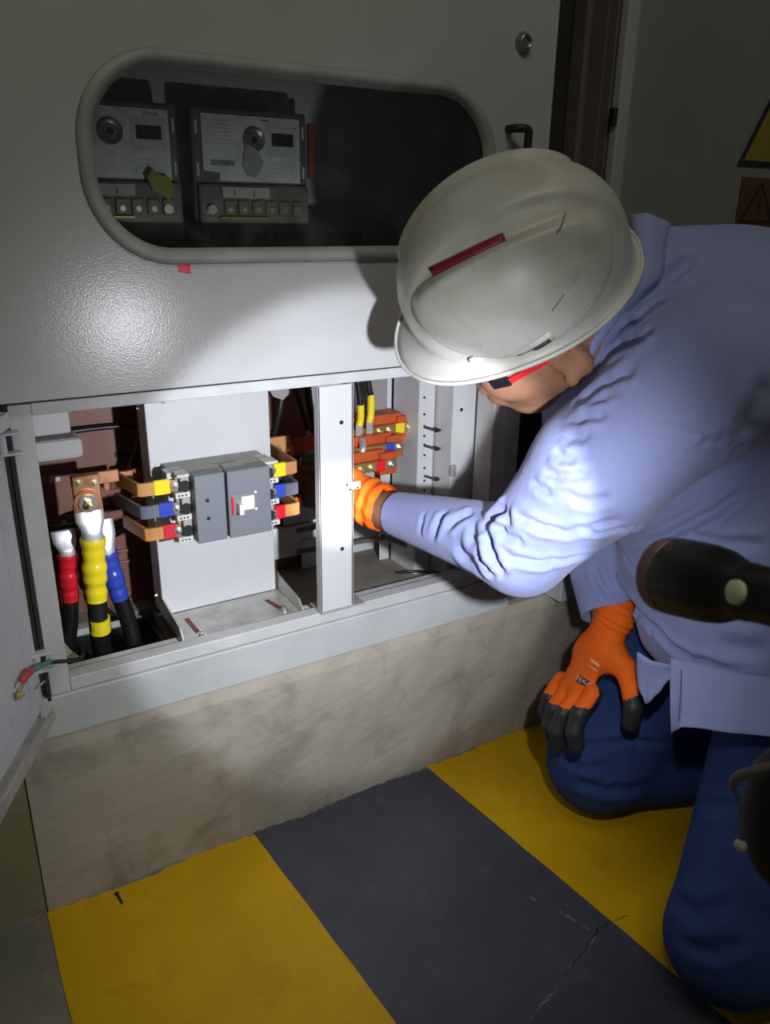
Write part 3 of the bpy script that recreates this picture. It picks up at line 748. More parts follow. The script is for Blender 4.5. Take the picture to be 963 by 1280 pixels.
YC = lug_cable('power_cable', 'thick black cable wrapped in yellow tape, lugged to the copper block', None, YEL, 0.10, (110, 630, .098), ((116, 672, .10), (121, 750, .10)), 0.0162,
               ((123, 775, .10), (126, 800, .105), (132, 830, .115), (137, 856, .12)), ((124, 772, .0995), (125.5, 789, .102)))
RC = lug_cable('power_cable', 'black cable wrapped in red tape, leftmost of the three', None, RED, 0.13, (78, 664, .13), ((84, 692, .13), (88, 750, .13)), 0.0132,
               ((88, 775, .13), (86, 800, .13), (88, 828, .125), (90, 850, .12)))
BC = lug_cable('power_cable', 'black cable wrapped in blue tape, slanting behind the yellow one', None, BLUE, 0.16, (126, 650, .165), ((133, 690, .162), (150, 748, .158)), 0.0148,
               ((160, 775, .155), (166, 800, .15), (168, 822, .15), (170, 840, .145)))
# the copper block, washer and nut
CB = empty('copper_block', tuple(at(110, 640, .1)), 'copper connection block with two bolts above the yellow cable', 'busbar')
a = at(89, 597, .100); b = at(130, 645, .100)
bm = BM(); box(bm, a[0], b[0], .100, .108, b[2], a[2], .0012); box(bm, a[0], b[0] + .028, .108, .113, a[2] - .018, a[2], .001); obj('bar', bm, COPPER, CB)
c = at(110, 629, .0945)
bm = BM(); poly(bm, [(c[0] + .0185 * math.cos(t), .0945, c[2] + .0185 * math.sin(t)) for t in [math.pi * k / 16 for k in range(17)]] + [(c[0] - .0185, .0945, c[2] - .012), (c[0] + .0185, .0945, c[2] - .012)], (0, .005, 0)); obj('lug_palm', bm, COPPER, CB)
bm = BM(); cyl(bm, (c[0], .0910, c[2]), (c[0], .0945, c[2]), .0125, n=28); obj('washer', bm, STEEL, CB, auto=True)
bm = BM(); cyl(bm, (c[0], .084, c[2]), (c[0], .091, c[2]), .0068, n=6); cyl(bm, (c[0], .072, c[2]), (c[0], .084, c[2]), .0036, n=14); obj('nut', bm, GOLDZ, CB)
for px, m in ((98, GOLDZ), (118, GOLDZ)):
    p = at(px, 604, .099); bolt('bolt', (p[0], .0995, p[2]), (0, -1, 0), .0045, m, CB)
a = at(128, 593, .155); b = at(168, 605, .155)
bm = BM(); box(bm, a[0], b[0], .155, .160, b[2] - .004, a[2], .001); obj('rear_bar', bm, COPPER, CB)
for (px0, px1, py, lab) in ((158, 183, 592, 'topmost'), (164, 186, 625, 'middle'), (167, 188, 656, 'lowest')):
    a = at(px0, py - 5, .19); b = at(px1, py + 5, .19); bm = BM(); box(bm, a[0], b[0] + .01, .186, .192, b[2], a[2], .001)
    tag(obj('busbar_stub', bm, PINK), lab + ' faded red busbar stub behind the left breaker links', 'busbar', 'red busbar stubs')

def wire(name, lab, pts, r, m=CABLE, group=None):
    bm = BM(); tube(bm, [at(*p) for p in pts], r, n=12); return tag(obj(name, bm, m, None, smooth=True), lab, 'cable', group)
wire('black_cable', 'black cable crossing diagonally behind the red taped cable', ((50, 708, .15), (72, 683, .15), (92, 660, .16), (125, 640, .2)), .0065)
wire('black_cable', 'thin black cable running flat behind the copper block', ((40, 656, .22), (70, 661, .22), (100, 655, .23)), .005)
wire('black_cable', 'short black cable right of the tinned yellow lug', ((120, 680, .2), (138, 669, .185), (160, 655, .18)), .0075)
wire('black_cable', 'black cable hanging along the left side of the mounting plate', ((166, 490, .2), (174, 520, .2), (176, 552, .2), (162, 592, .21)), .006)
wire('black_cable', 'thin black cable across the top of the brown plate', ((40, 548, .24), (100, 538, .24), (150, 533, .24), (174, 536, .22)), .004)
wire('black_cable', 'black cable hanging just right of the mounting plate', ((356, 478, .17), (349, 515, .17), (342, 548, .18)), .005)
wire('black_cable', 'black cable left of the centre post', ((368, 478, .17), (378, 510, .17), (386, 535, .19)), .006)
wire('black_cable', 'black cable nearest the centre post on its left', ((384, 478, .19), (388, 510, .19), (393, 540, .2)), .006)
bm = BM(); poly(bm, [at(*p, .14) for p in ((336, 486), (364, 484), (362, 492), (354, 500), (342, 496))], (0, .003, 0)); obj('bracket', bm, GREYIN, CAB)
# orange bar with bolts right of the plate
OB = empty('orange_busbar', tuple(at(352, 575, .17)), 'orange insulated busbar with two bolts right of the plate', 'busbar')
a = at(336, 548, .168); b = at(364, 574, .168); bm = BM(); box(bm, a[0], b[0], .168, .176, b[2], a[2], .001); obj('bar', bm, SLEEVE_O, OB)
a2 = at(364, 549, .18); b2 = at(400, 562, .18); bm = BM(); box(bm, b[0], b2[0] + .02, .178, .19, b2[2], a2[2], .003); obj('insulator', bm, ORINS, OB)
for px, py in ((347, 562), (362, 563)):
    p = at(px, py, .167); bolt('bolt', p, (0, -1, 0), .0048, GOLDZ, OB)
for py, lab in ((582, 'upper'), (603, 'lower')):
    a = at(356, py - 9, .20); b = at(400, py + 9, .20); bm = BM(); box(bm, a[0], b[0] + .03, .20, .215, b[2], a[2], .003)
    t = tag(obj('busbar_support', bm, DRED), lab + ' dark red busbar support between the plate and the post', 'busbar support', 'dark red supports')
    text('phase_mark', 'L1' if py == 582 else 'L2', FRONT((a[0] + b[0]) / 2, .1995, (a[2] + b[2]) / 2), .012, PINK, t)
p = at(393, 605, .15); bm = BM(); box(bm, p[0] - .008, p[0] + .02, .15, .17, p[2] - .006, p[2] + .006, .001); obj('white_bracket', bm, WHITE, CAB)

# ------------------------------------------------------------------ stepped distribution busbars in the right bay
tiers = [  # y, bar px span, px y (left,right), screws, tape px, tape material, word
    (.150, (436, 519), (546, 531), (449, 463, 475, 487), (495, 506), YEL, 'top brass busbar with yellow tape on its orange step insulator', 513),
    (.125, (436, 506), (570, 556), (452, 464, 476), (483, 494), BLUE, 'middle brass busbar with blue tape on its orange step insulator', 500),
    (.100, (436, 498), (592, 576), (452, 465), (471, 482), RED, 'lowest brass busbar with red tape behind the orange glove', 490)]
for y, (p0, p1), (pa, pb), scr, tp, tm, lab, last in tiers:
    A = at(p0, pa, y); B = at(p1, pb, y)
    zc = (A[2] + B[2]) / 2
    x0, x1 = A[0], B[0]
    DB = empty('distribution_busbar', (x1, y, zc), lab, 'busbar', 'stepped busbars in the right bay')
    bm = BM(); poly(bm, [(x1 - .032, y + .006, zc - .019), (x1 + .001, y + .006, zc - .019), (x1 + .001, y + .006, zc + .019), (x1 - .032, y + .006, zc + .019)], (0, .05, 0))
    box(bm, x0, x1 - .02, y + .012, y + .055, zc - .012, zc + .024, .002); obj('insulator', bm, ORINS, DB)
    bm = BM(); box(bm, x0, x1 - .003, y, y + .006, zc - .0085, zc + .0085, .0008); obj('bar', bm, BRASS, DB)
    def X(px): return at(px, pa + (pb - pa) * (px - p0) / (p1 - p0), y)[0]
    bm = BM(); box(bm, X(tp[0]), X(tp[1]), y - .0006, y + .006, zc - .009, zc + .009, .0005); obj('phase_tape', bm, tm, DB)
    for s in scr + (last,):
        bolt('screw', (X(s), y, zc), (0, -1, 0), .0048, GOLDZ if s != last else STEEL, DB)
for (px, s0, e, lab) in ((450, 506, 540, 'left yellow sleeved black wire feeding the top busbar'), (463, 493, 536, 'right yellow sleeved black wire feeding the top busbar')):
    y = .143
    WR = empty('sleeved_wire', tuple(at(px, e, y)), lab, 'cable', 'yellow sleeved wires')
    bm = BM(); tube(bm, [at(px - 4, 470, y), at(px - 1, 488, y), at(px + 1, s0 + 2, y)], .0055, n=12); obj('jacket', bm, CABLE, WR, smooth=True)
    bm = BM(); tube(bm, [at(px + 1, s0, y), at(px + 1, (s0 + e) / 2, y), at(px - 1, e - 8, y)], .0062, n=14); obj('yellow_sleeve', bm, YEL, WR, smooth=True)
    bm = BM(); bar(bm, at(px - 1, e - 10, y), at(px - 1, e + 6, y + .002), .012, .002, upv=(0, 1, 0)); obj('lug', bm, TIN, WR)
p = at(455, 566, .12); WR = None
bm = BM(); tube(bm, [at(453, 550, .135), at(454, 560, .12), at(452, 568, .12)], .006); tag(obj('small_lug', bm, TIN, None, smooth=True), 'small tinned lug on the middle busbar by the post', 'lug')
for (py, lab) in ((537, 'topmost'), (560, 'middle'), (598, 'lowest')):
    bm = BM(); a = at(531, py - 3, .112); b = at(546, py + 1, .10); c = at(556, py - 1, .112)
    tube(bm, [a, b, c], .0022, n=8); box(bm, b[0] - .004, b[0] + .004, b[1] - .003, b[1] + .003, b[2] - .003, b[2] + .003, .0006)
    tag(obj('cable_tie', bm, BLACK, None, smooth=False), lab + ' black cable tie on the perforated rail', 'cable tie', 'cable ties on the rail')
bm = BM(); tube(bm, [at(500, 716, .1), at(520, 714, .09), at(545, 716, .06), at(556, 719, .05)], .0025); tag(obj('black_cable', bm, CABLE, None, smooth=True), 'thin black cable lying on the cabinet floor at right', 'cable')
wire('orange_wire', 'short orange wire end beside the perforated rail', ((527, 590, .13), (528, 602, .125), (527, 612, .13)), .0022, ORINS)

# ------------------------------------------------------------------ meters behind the window
MPLATE = mat('meter_face_white', (0.72, 0.73, 0.74), 0.5, var=(60, (0.56, 0.57, 0.58), 0.4, 0.7))
MCASE = mat('meter_grey_case', (0.12, 0.125, 0.13), 0.4)
MCLEAR = mat('smoky_terminal_cover', (0.20, 0.20, 0.17), 0.3, var=(30, (0.10, 0.10, 0.09), 0.4, 0.7))
LCD = mat('lcd_dark', (0.018, 0.022, 0.020), 0.25)
MINK = mat('meter_print', (0.10, 0.10, 0.12), 0.6)
bm = BM(); box(bm, 0.106, 0.866, 0.206, 0.212, 0.75, 1.72); obj('meter_back_plate', bm, mat('meter_panel_grey', (0.55, 0.55, 0.57), 0.5), CAB)
def meter(x0, lab, brand, cap):
    R_ = empty('energy_meter', (x0 + .07, 0.18, 0.90), lab, 'meter', 'energy meters behind the window')
    w = .140; z0, z1 = .993, 1.074
    bm = BM(); box(bm, x0 - .013, x0 + w + .013, .112, .19, .915, z1 + .008, .004); obj('case', bm, MCASE, R_)
    bm = BM(); poly(bm, [(x0, .108, z0 + (.013 if cap else .010)), (x0 + .022, .108, z0 + .010), (x0 + .022, .108, z0), (x0 + w, .108, z0), (x0 + w, .108, z1), (x0, .108, z1)], (0, .005, 0)); F = obj('face_plate', bm, MPLATE, R_)
    for xx in (x0 - .008, x0 + w + .005):
        for zz in (z0 + .012, z1 - .018):
            bm = BM(); box(bm, xx, xx + .003, .1105, .113, zz - .006, zz + .010, .0005); obj('clip', bm, MPLATE, R_)
    cx_, cz_ = x0 + .066 + (.006 if cap else 0), 1.046
    bm = BM(); lathe(bm, (cx_, .108, cz_), (cx_, .09, cz_), [(0, .0155), (.003, .0155), (.004, .0135), (.003, .011), (.0025, .009), (.0045, .0075), (.0045, .0)], n=28); P = obj('optical_port', bm, mat('port_ring', (0.22, 0.23, 0.24), 0.3, 0.4), F, auto=True)
    bm = BM(); cyl(bm, (cx_ - .001, .1025, cz_ - .001), (cx_ - .001, .1042, cz_ - .001), .0045, n=16); obj('port_eye', bm, SLOT, F)
    lx = x0 + .098
    bm = BM(); box(bm, lx - .006, lx + .038, .1072, .108, cz_ - .02, cz_ + .017, .0002); obj('lcd_bezel', bm, mat('bezel', (0.56, 0.57, 0.58), 0.4), F)
    bm = BM(); box(bm, lx, lx + .032, .1064, .1072, cz_ - .007, cz_ + .009, .0002); obj('lcd', bm, LCD, F)
    for k in range(7):
        bm = BM(); box(bm, x0 + .006, x0 + .045 - .004 * (k % 3), .1076, .108, 1.066 - k * .0045, 1.0668 - k * .0045); obj('print_line', bm, mat('pale_print', (0.42, 0.43, 0.45), 0.6) if k == 0 and False else PRINT2, F)
    bm = BM()
    rr = random.Random(3)
    x = x0 + .010
    while x < x0 + .042:
        ww = rr.choice((.0006, .0010, .0014)); box(bm, x, x + ww, .1074, .108, 1.012, 1.019); x += ww + rr.choice((.0006, .001))
    obj('barcode', bm, MINK, F)
    for k in range(3):
        bm = BM(); box(bm, lx - .002, lx + .028 - k * .004, .1076, .108, 1.015 - k * .005, 1.0158 - k * .005); obj('print_line', bm, PRINT2, F)
    if brand:
        text('maker_name', brand, FRONT(lx + .02, .1078, 1.0685), .0098, MINK, F, shear=0.25)
    else:
        bm = BM(); box(bm, lx - .015, lx - .003, .1076, .108, 1.069, 1.0705); obj('print_line', bm, MINK, F)
    # terminal block and cover
    bm = BM(); box(bm, x0 - .010, x0 + w + .010, .100, .112, .918, z0 - .004, .004); obj('terminal_cover', bm, MCLEAR, R_)
    bm = BM(); box(bm, x0 + .020, x0 + .088, .096, .100, .972, .986, .0006); obj('terminal_label', bm, mat('label_cream', (0.46, 0.46, 0.42), 0.6), R_)
    for k in range(2):
        bm = BM(); box(bm, x0 + .036 + k * .028, x0 + .038 + k * .028, .0955, .0962, .974, .982); obj('label_mark', bm, MINK, R_)
    for k in range(6):
        xx = x0 + .022 + k * .020
        bm = BM(); box(bm, xx, xx + .016, .095, .100, .950, .969, .0012); T = obj('terminal', bm, mat('terminal_amber', (0.20, 0.18, 0.12), 0.4) if k == 0 else bpy.data.materials['terminal_amber'] if 'terminal_amber' in bpy.data.materials else MCLEAR, R_)
        bm = BM(); cyl(bm, (xx + .008, .0935, .957), (xx + .008, .0952, .957), .0035, n=12); obj('terminal_screw', bm, STEEL, T)
    bm = BM(); box(bm, x0 + .015, x0 + .085, .094, .1, .945, .9485, .0006); obj('terminal_strip', bm, BRASS, R_)
    for dx in (.004, w - .012):
        bm = BM(); cyl(bm, (x0 + dx, .092, .957), (x0 + dx, .100, .957), .006, n=14); obj('seal_screw', bm, STEEL, R_, auto=True)
    return R_, cx_, cz_
PRINT2 = mat('pale_print', (0.44, 0.45, 0.47), 0.6)
M1, _, _ = meter(0.202, 'left energy meter behind the window with a green seal tag', 'Itron', False)
M2, cx2, cz2 = meter(0.385, 'right energy meter behind the window with a grey flap over its face', None, True)
# grey flap hanging on the right meter's port
bm = BM()
poly(bm, [(cx2 + a, .1035, cz2 + b) for a, b in ((-.014, -.009), (-.010, -.006), (.004, -.014), (.009, -.022), (.012, -.027), (.006, -.040), (-.001, -.048), (-.012, -.045), (-.018, -.032))], (0, .003, 0)); obj('port_flap', bm, mat('flap_grey', (0.36, 0.36, 0.38), 0.4), M2)
bm = BM(); box(bm, 0.536, 0.545, .10, .11, 1.0, 1.07, .002); obj('red_tag', bm, mat('dim_red', (0.30, 0.02, 0.02), 0.5), M2)
# yellow green seal tag on the left meter
p = at(200, 232, .095); bm = BM()
poly(bm, [(p[0] + a, .093, p[2] + b) for a, b in ((-.016, .010), (-.008, .020), (.002, .012), (.014, .010), (.017, -.006), (.010, -.020), (.004, -.012), (-.010, -.006))], (0, .003, 0)); obj('seal_tag', bm, mat('seal_green', (0.24, 0.27, 0.02), 0.5), M1)
# dark cable bundle and marked strip in the bottom of the meter bay
DIM = mat('dim_bundle', (0.035, 0.037, 0.042), 0.5, var=(40, (0.08, 0.085, 0.10), 0.45, 0.7))
for k in range(7):
    x = .235 + k * .022
    bm = BM(); tube(bm, [(x, .13, .93), (x + .004, .11, .90), (x + .002, .12, .86), (x, .14, .75)], .009, n=10)
    tag(obj('meter_wire', bm, DIM, None, smooth=True), 'dark wire hanging under the meters behind the window', 'cable', 'wires under the meters')
bm = BM(); box(bm, .385, .62, .098, .102, .86, .93, .001)
MS = tag(obj('marked_strip', bm, mat('strip_grey', (0.13, 0.135, 0.14), 0.6)), 'dark grey strip with handwritten figures under the right meter', 'strip')
text('figures', '3.5 96461', FRONT(.46, .0975, .918), .026, BLACK, MS)
bm = BM(); box(bm, .425, .445, .2045, .206, 1.110, 1.119); tag(obj('small_label', bm, MPLATE), 'small white label on the panel above the right meter', 'label')

# crumpled cream sheet at the left corner of the cable pit
bm = BM(); pts = [at(68, 795, .15), at(78, 800, .13), at(88, 812, .10), at(101, 822, .07), at(80, 826, .06), at(68, 818, .09)]
poly(bm, pts, (0, .001, -.001)); tag(obj('paper_scrap', bm, mat('cream_paper', (0.55, 0.52, 0.45), 0.8)), 'crumpled cream scrap at the left corner of the cable pit', 'scrap')
# ------------------------------------------------------------------ folds of the clothes, traced as lines that are then pressed into the cloth
# (points as seen in the photograph, width m, depth m)
SHIRT_FOLDS = [
 ([(871,314),(849,337),(829,354)],.008,.006), ([(829,371),(809,385),(789,402),(767,409)],.006,.006), ([(815,405),(798,419),(772,430),(747,453)],.007,.007),
 ([(795,456),(767,470),(741,484),(707,507)],.008,.007), ([(778,487),(752,494),(727,504)],.006,.005), ([(761,517),(733,518),(713,527)],.006,.005), ([(738,545),(720,545),(707,548)],.006,.005),
 ([(910,334),(905,388),(886,458),(854,535)],.003,.0006), ([(755,517),(803,527),(843,535),(874,546),(902,569),(925,591)],.003,.0009),
 ([(888,545),(880,560)],.005,.003), ([(908,540),(893,560)],.005,.003), ([(930,560),(912,585)],.006,.004), ([(963,470),(945,520),(925,560)],.012,.006),
 ([(674,587),(690,596),(714,597),(741,591)],.005,.0055), ([(640,641),(667,658),(707,668),(741,664),(781,651)],.0055,.0045), ([(724,670),(750,672),(790,664)],.005,.004),
 ([(640,698),(674,705),(707,706),(741,698),(774,685)],.0055,.0045), ([(784,675),(828,648),(868,624),(908,604),(962,580)],.008,.007), ([(781,688),(841,666),(895,640),(932,612)],.006,.008),
 ([(851,661),(875,674),(928,681),(962,681)],.007,.005), ([(527,635),(522,656),(520,674)],.004,.0035), ([(555,633),(544,651),(534,679)],.0055,.006), ([(590,635),(569,645),(551,663)],.006,.006),
 ([(628,631),(612,644),(599,658)],.007,.010), ([(604,654),(608,679),(617,702),(631,727)],.006,.010), ([(591,690),(601,708),(617,727)],.006,.008), ([(615,654),(631,670),(656,684)],.005,.006),
 ([(564,679),(576,699),(599,715)],.009,.006), ([(629,635),(630,660)],.006,.006), ([(587,651),(587,683)],.007,.005), ([(622,690),(658,704),(700,706)],.005,.004), ([(635,642),(676,660),(700,665)],.005,.004),
 ([(755,695),(770,736),(796,771),(813,786),(836,811),(861,826),(897,834),(963,838)],.006,.006), ([(772,690),(783,708),(796,720)],.005,.005), ([(740,703),(753,731),(773,761)],.006,.006),
 ([(808,786),(818,821)],.004,.0025), ([(860,700),(897,720),(963,735)],.012,.005), ([(897,809),(963,816)],.012,.005), ([(690,560),(700,572),(718,578)],.005,.005), ([(660,600),(672,612),(690,618)],.005,.005), ([(700,620),(740,628),(770,620)],.006,.004)]
JEANS_FOLDS = [([(700,925),(740,932),(790,926),(840,932)],.006,.005), ([(800,900),(797,930),(793,960)],.004,.002), ([(865,935),(890,950),(915,965)],.006,.004), ([(710,975),(760,990),(820,985)],.009,.005),
 ([(870,1000),(900,1010),(940,1005)],.008,.004), ([(835,1120),(870,1140),(920,1130)],.009,.005), ([(845,1180),(890,1190),(940,1175)],.008,.005), ([(700,950),(730,960),(770,955)],.006,.004)]
def trace(folds, v, n):
    """carry each fold line onto the cloth surface v"""
    c = (v - CAMP) @ RM
    pxy = np.stack([CX + FPX * c[:, 0] / c[:, 2], CY + FPX * c[:, 1] / c[:, 2]], 1)
    facing = (n * (CAMP - v)).sum(1) > 0
    out = []
    for pts, w, d in folds:
        P = []
        for (a, b) in zip(pts[:-1], pts[1:]):
            for k in range(4): P.append((a[0] + (b[0] - a[0]) * k / 4, a[1] + (b[1] - a[1]) * k / 4))
        P.append(pts[-1])
        line = []
        for p in P:
            e = np.hypot(pxy[:, 0] - p[0], pxy[:, 1] - p[1]); m = (e < 6) & facing
            if not m.any(): continue
            i = np.where(m)[0]; i = i[np.argmin(c[i, 2] + e[i] * .001)]
            if line and np.linalg.norm(v[i] - line[-1]) > .06: break
            line.append(v[i])
        if len(line) > 1: out.append((np.array(line), w, d))
    return out
def surface_at(px, py, v, n):
    c = (v - CAMP) @ RM
    e = np.hypot(CX + FPX * c[:, 0] / c[:, 2] - px, CY + FPX * c[:, 1] / c[:, 2] - py)
    i = np.where((e < 8) & ((n * (CAMP - v)).sum(1) > 0))[0]
    i = i[np.argmin(c[i, 2] + e[i] * .001)]
    return v[i], n[i]
# ------------------------------------------------------------------ smooth bodies: blended distance fields turned into one skin
def V(*a): return np.array(a, float)
def nrm(v): v = np.asarray(v, float); return v / np.linalg.norm(v)
def rc(a, b, ra, rb):
    a = np.asarray(a, float); b = np.asarray(b, float)
    ab = b - a; L2 = ab @ ab
    def f(P):
        q = P - a.astype(np.float32)
        t = np.clip((q @ ab.astype(np.float32)) / L2, 0, 1)
        d = q - t[..., None] * ab.astype(np.float32)
        return np.sqrt((d * d).sum(-1)) - (ra + (rb - ra) * t)
    f.lo = np.minimum(a, b) - max(ra, rb); f.hi = np.maximum(a, b) + max(ra, rb)
    return f
def ec(a, b, lat, wa, wb, da, db):
    """elliptical limb: half width w along lat, half depth d across it"""
    a = np.asarray(a, float); b = np.asarray(b, float); ab = b - a; L2 = ab @ ab
    lat = nrm(lat)
    def f(P):
        q = P - a.astype(np.float32)
        t = np.clip((q @ ab.astype(np.float32)) / L2, 0, 1)
        d = q - t[..., None] * ab.astype(np.float32)
        u = d @ lat.astype(np.float32)
        v2 = np.maximum((d * d).sum(-1) - u * u, 0)
        w = wa + (wb - wa) * t; dd = da + (db - da) * t
        return (np.sqrt((u / w) ** 2 + v2 / dd ** 2) - 1) * np.minimum(w, dd)
    r = max(wa, wb, da, db)
    f.lo = np.minimum(a, b) - r; f.hi = np.maximum(a, b) + r
    return f
def el(c, axes, rad):
    """ellipsoid with rows of axes as its directions"""
    c = np.asarray(c, float); A = np.array([nrm(x) for x in axes]); rad = np.asarray(rad, float)
    def f(P):
        q = (P - c.astype(np.float32)) @ A.T.astype(np.float32)
        k0 = np.sqrt(((q / rad) ** 2).sum(-1)); k1 = np.sqrt(((q / rad ** 2) ** 2).sum(-1)) + 1e-6
        return k0 * (k0 - 1) / k1
    r = rad.max(); f.lo = c - r; f.hi = c + r
    return f
def smin(a, b, k):
    h = np.clip(0.5 + 0.5 * (b - a) / k, 0, 1)
    return b + (a - b) * h - k * h * (1 - h)
def skin(prims, k=0.02, h=0.005, extra=None):
    """prims: list of f or (f, k, sign). Returns verts, quads of the zero surface (surface nets)"""
    pr = [p if isinstance(p, tuple) else (p, k, 1) for p in prims]
    lo = np.min([p[0].lo for p in pr if p[2] > 0], axis=0) - 3 * h - 0.01
    hi = np.max([p[0].hi for p in pr if p[2] > 0], axis=0) + 3 * h + 0.01
    n = np.ceil((hi - lo) / h).astype(int) + 1
    D = np.full(n, 1e3, np.float32)
    ax = [(lo[i] + h * np.arange(n[i])).astype(np.float32) for i in range(3)]
    for f, kk, sg in pr:
        m = max(kk, 0.01) * 1.5 + 2 * h
        i0 = np.clip(np.floor((f.lo - m - lo) / h).astype(int), 0, n - 1); i1 = np.clip(np.ceil((f.hi + m - lo) / h).astype(int) + 1, 1, n)
        sl = tuple(slice(i0[i], i1[i]) for i in range(3))
        P = np.stack(np.meshgrid(ax[0][sl[0]], ax[1][sl[1]], ax[2][sl[2]], indexing='ij'), -1)
        d = f(P).astype(np.float32)
        if sg > 0: D[sl] = smin(D[sl], d, kk)
        else: D[sl] = -smin(-D[sl], d, kk)
    S = D < 0
    # cells
    c8 = [(i, j, k_) for i in (0, 1) for j in (0, 1) for k_ in (0, 1)]
    cnt = np.zeros(n - 1, np.int8)
    for i, j, k_ in c8: cnt += S[i:n[0] - 1 + i, j:n[1] - 1 + j, k_:n[2] - 1 + k_]
    act = (cnt > 0) & (cnt < 8)
    idx = np.full(n - 1, -1, np.int64); ids = np.argwhere(act); idx[act] = np.arange(len(ids))
    acc = np.zeros((len(ids), 3)); num = np.zeros(len(ids))
    I, J, K = ids.T
    vals = {c: D[I + c[0], J + c[1], K + c[2]].astype(float) for c in c8}
    for a in c8:
        for axn in range(3):
            if a[axn] == 1: continue
            b = list(a); b[axn] = 1; b = tuple(b)
            va, vb = vals[a], vals[b]
            m = (va < 0) != (vb < 0)
            t = np.where(m, va / np.where(m, va - vb, 1), 0)
            p = np.tile(np.array(a, float), (len(ids), 1)); p[:, axn] += t
            acc += p * m[:, None]; num += m
    verts = lo + h * (ids + acc / num[:, None])
    quads = []
    for axn in range(3):
        o = [0, 0, 0]; o[axn] = 1
        A_ = S[:n[0] - o[0], :n[1] - o[1], :n[2] - o[2]]; B_ = S[o[0]:, o[1]:, o[2]:]
        e = np.argwhere(A_ != B_)
        u, v = [(1, 2), (2, 0), (0, 1)][axn]
        e = e[(e[:, u] > 0) & (e[:, v] > 0) & (e[:, u] < n[u] - 1) & (e[:, v] < n[v] - 1)]
        flip = A_[e[:, 0], e[:, 1], e[:, 2]]
        def cell(du, dv):
            q = e.copy(); q[:, u] += du; q[:, v] += dv
            return idx[q[:, 0], q[:, 1], q[:, 2]]
        q = np.stack([cell(-1, -1), cell(0, -1), cell(0, 0), cell(-1, 0)], 1)
        q[~flip] = q[~flip][:, ::-1]
        quads.append(q)
    quads = np.concatenate(quads)
    quads = quads[(quads >= 0).all(1)]
    return verts, quads
def relax(v, q, it=2, lam=0.5):
    e = np.concatenate([q[:, [0, 1]], q[:, [1, 2]], q[:, [2, 3]], q[:, [3, 0]]])
    for _ in range(it):
        s = np.zeros_like(v); c = np.zeros(len(v))
        for a, b in ((0, 1), (1, 0)):
            for k in range(3): s[:, k] += np.bincount(e[:, a], v[e[:, b], k], len(v))
            c += np.bincount(e[:, a], minlength=len(v))
        v = v + lam * (s / np.maximum(c, 1)[:, None] - v)
    return v
def normals(v, q):
    n = np.cross(v[q[:, 2]] - v[q[:, 0]], v[q[:, 3]] - v[q[:, 1]])
    out = np.zeros_like(v)
    for j in range(4):
        for k in range(3): out[:, k] += np.bincount(q[:, j], n[:, k], len(v))
    return out / np.maximum(np.linalg.norm(out, axis=1), 1e-12)[:, None]
def prune(v, q, keep):
    """keep: bool per vertex; drops faces with a dropped vertex"""
    q = q[keep[q].all(1)]
    used = np.zeros(len(v), bool); used[q.ravel()] = True
    mp = np.cumsum(used) - 1
    return v[used], mp[q]
def mesh_from(name, v, q, m, parent, mi=None, solid=0.0):
    me = bpy.data.meshes.new(name)
    me.vertices.add(len(v)); me.vertices.foreach_set('co', np.asarray(v, np.float32).ravel())
    me.loops.add(len(q) * 4); me.loops.foreach_set('vertex_index', q.ravel().astype(np.int32))
    me.polygons.add(len(q)); me.polygons.foreach_set('loop_start', np.arange(0, len(q) * 4, 4, dtype=np.int32))
    try: me.polygons.foreach_set('loop_total', np.full(len(q), 4, dtype=np.int32))
    except Exception: pass
    me.update(calc_edges=True); me.validate()
    o = link_mesh(name, me, m, parent, smooth=True)
    if mi is not None and len(mi) == len(me.polygons): me.polygons.foreach_set('material_index', np.asarray(mi, np.int32))
    if solid:
        s = o.modifiers.new('thickness', 'SOLIDIFY'); s.thickness = solid; s.offset = -1
    return o
def crease(v, n, strokes):
    """strokes: list of (polyline Nx3, width, depth): press a fold along the line, with a soft ridge beside it"""
    disp = np.zeros(len(v))
    for pts, w, dpt in strokes:
        pts = np.asarray(pts, float)
        lo = pts.min(0) - 4 * w; hi = pts.max(0) + 4 * w
        m = ((v > lo) & (v < hi)).all(1)
        P = v[m]
        if len(P) == 0: continue
        best = np.full(len(P), 1e9); tt = np.zeros(len(P)); ns = len(pts) - 1
        for i in range(ns):
            a, b = pts[i], pts[i + 1]; ab = b - a
            t = np.clip(((P - a) @ ab) / (ab @ ab + 1e-12), 0, 1)
            d = np.linalg.norm(P - a - t[:, None] * ab, axis=1)
            k = d < best
            best = np.where(k, d, best); tt = np.where(k, (i + t) / ns, tt)
        fade = np.clip(np.minimum(tt, 1 - tt) * 5, 0, 1)
        x = best / w
        disp[m] += fade * dpt * (-np.exp(-x * x) + 0.55 * np.exp(-((x - 1.9) / 0.9) ** 2))
    return v + n * disp[:, None]

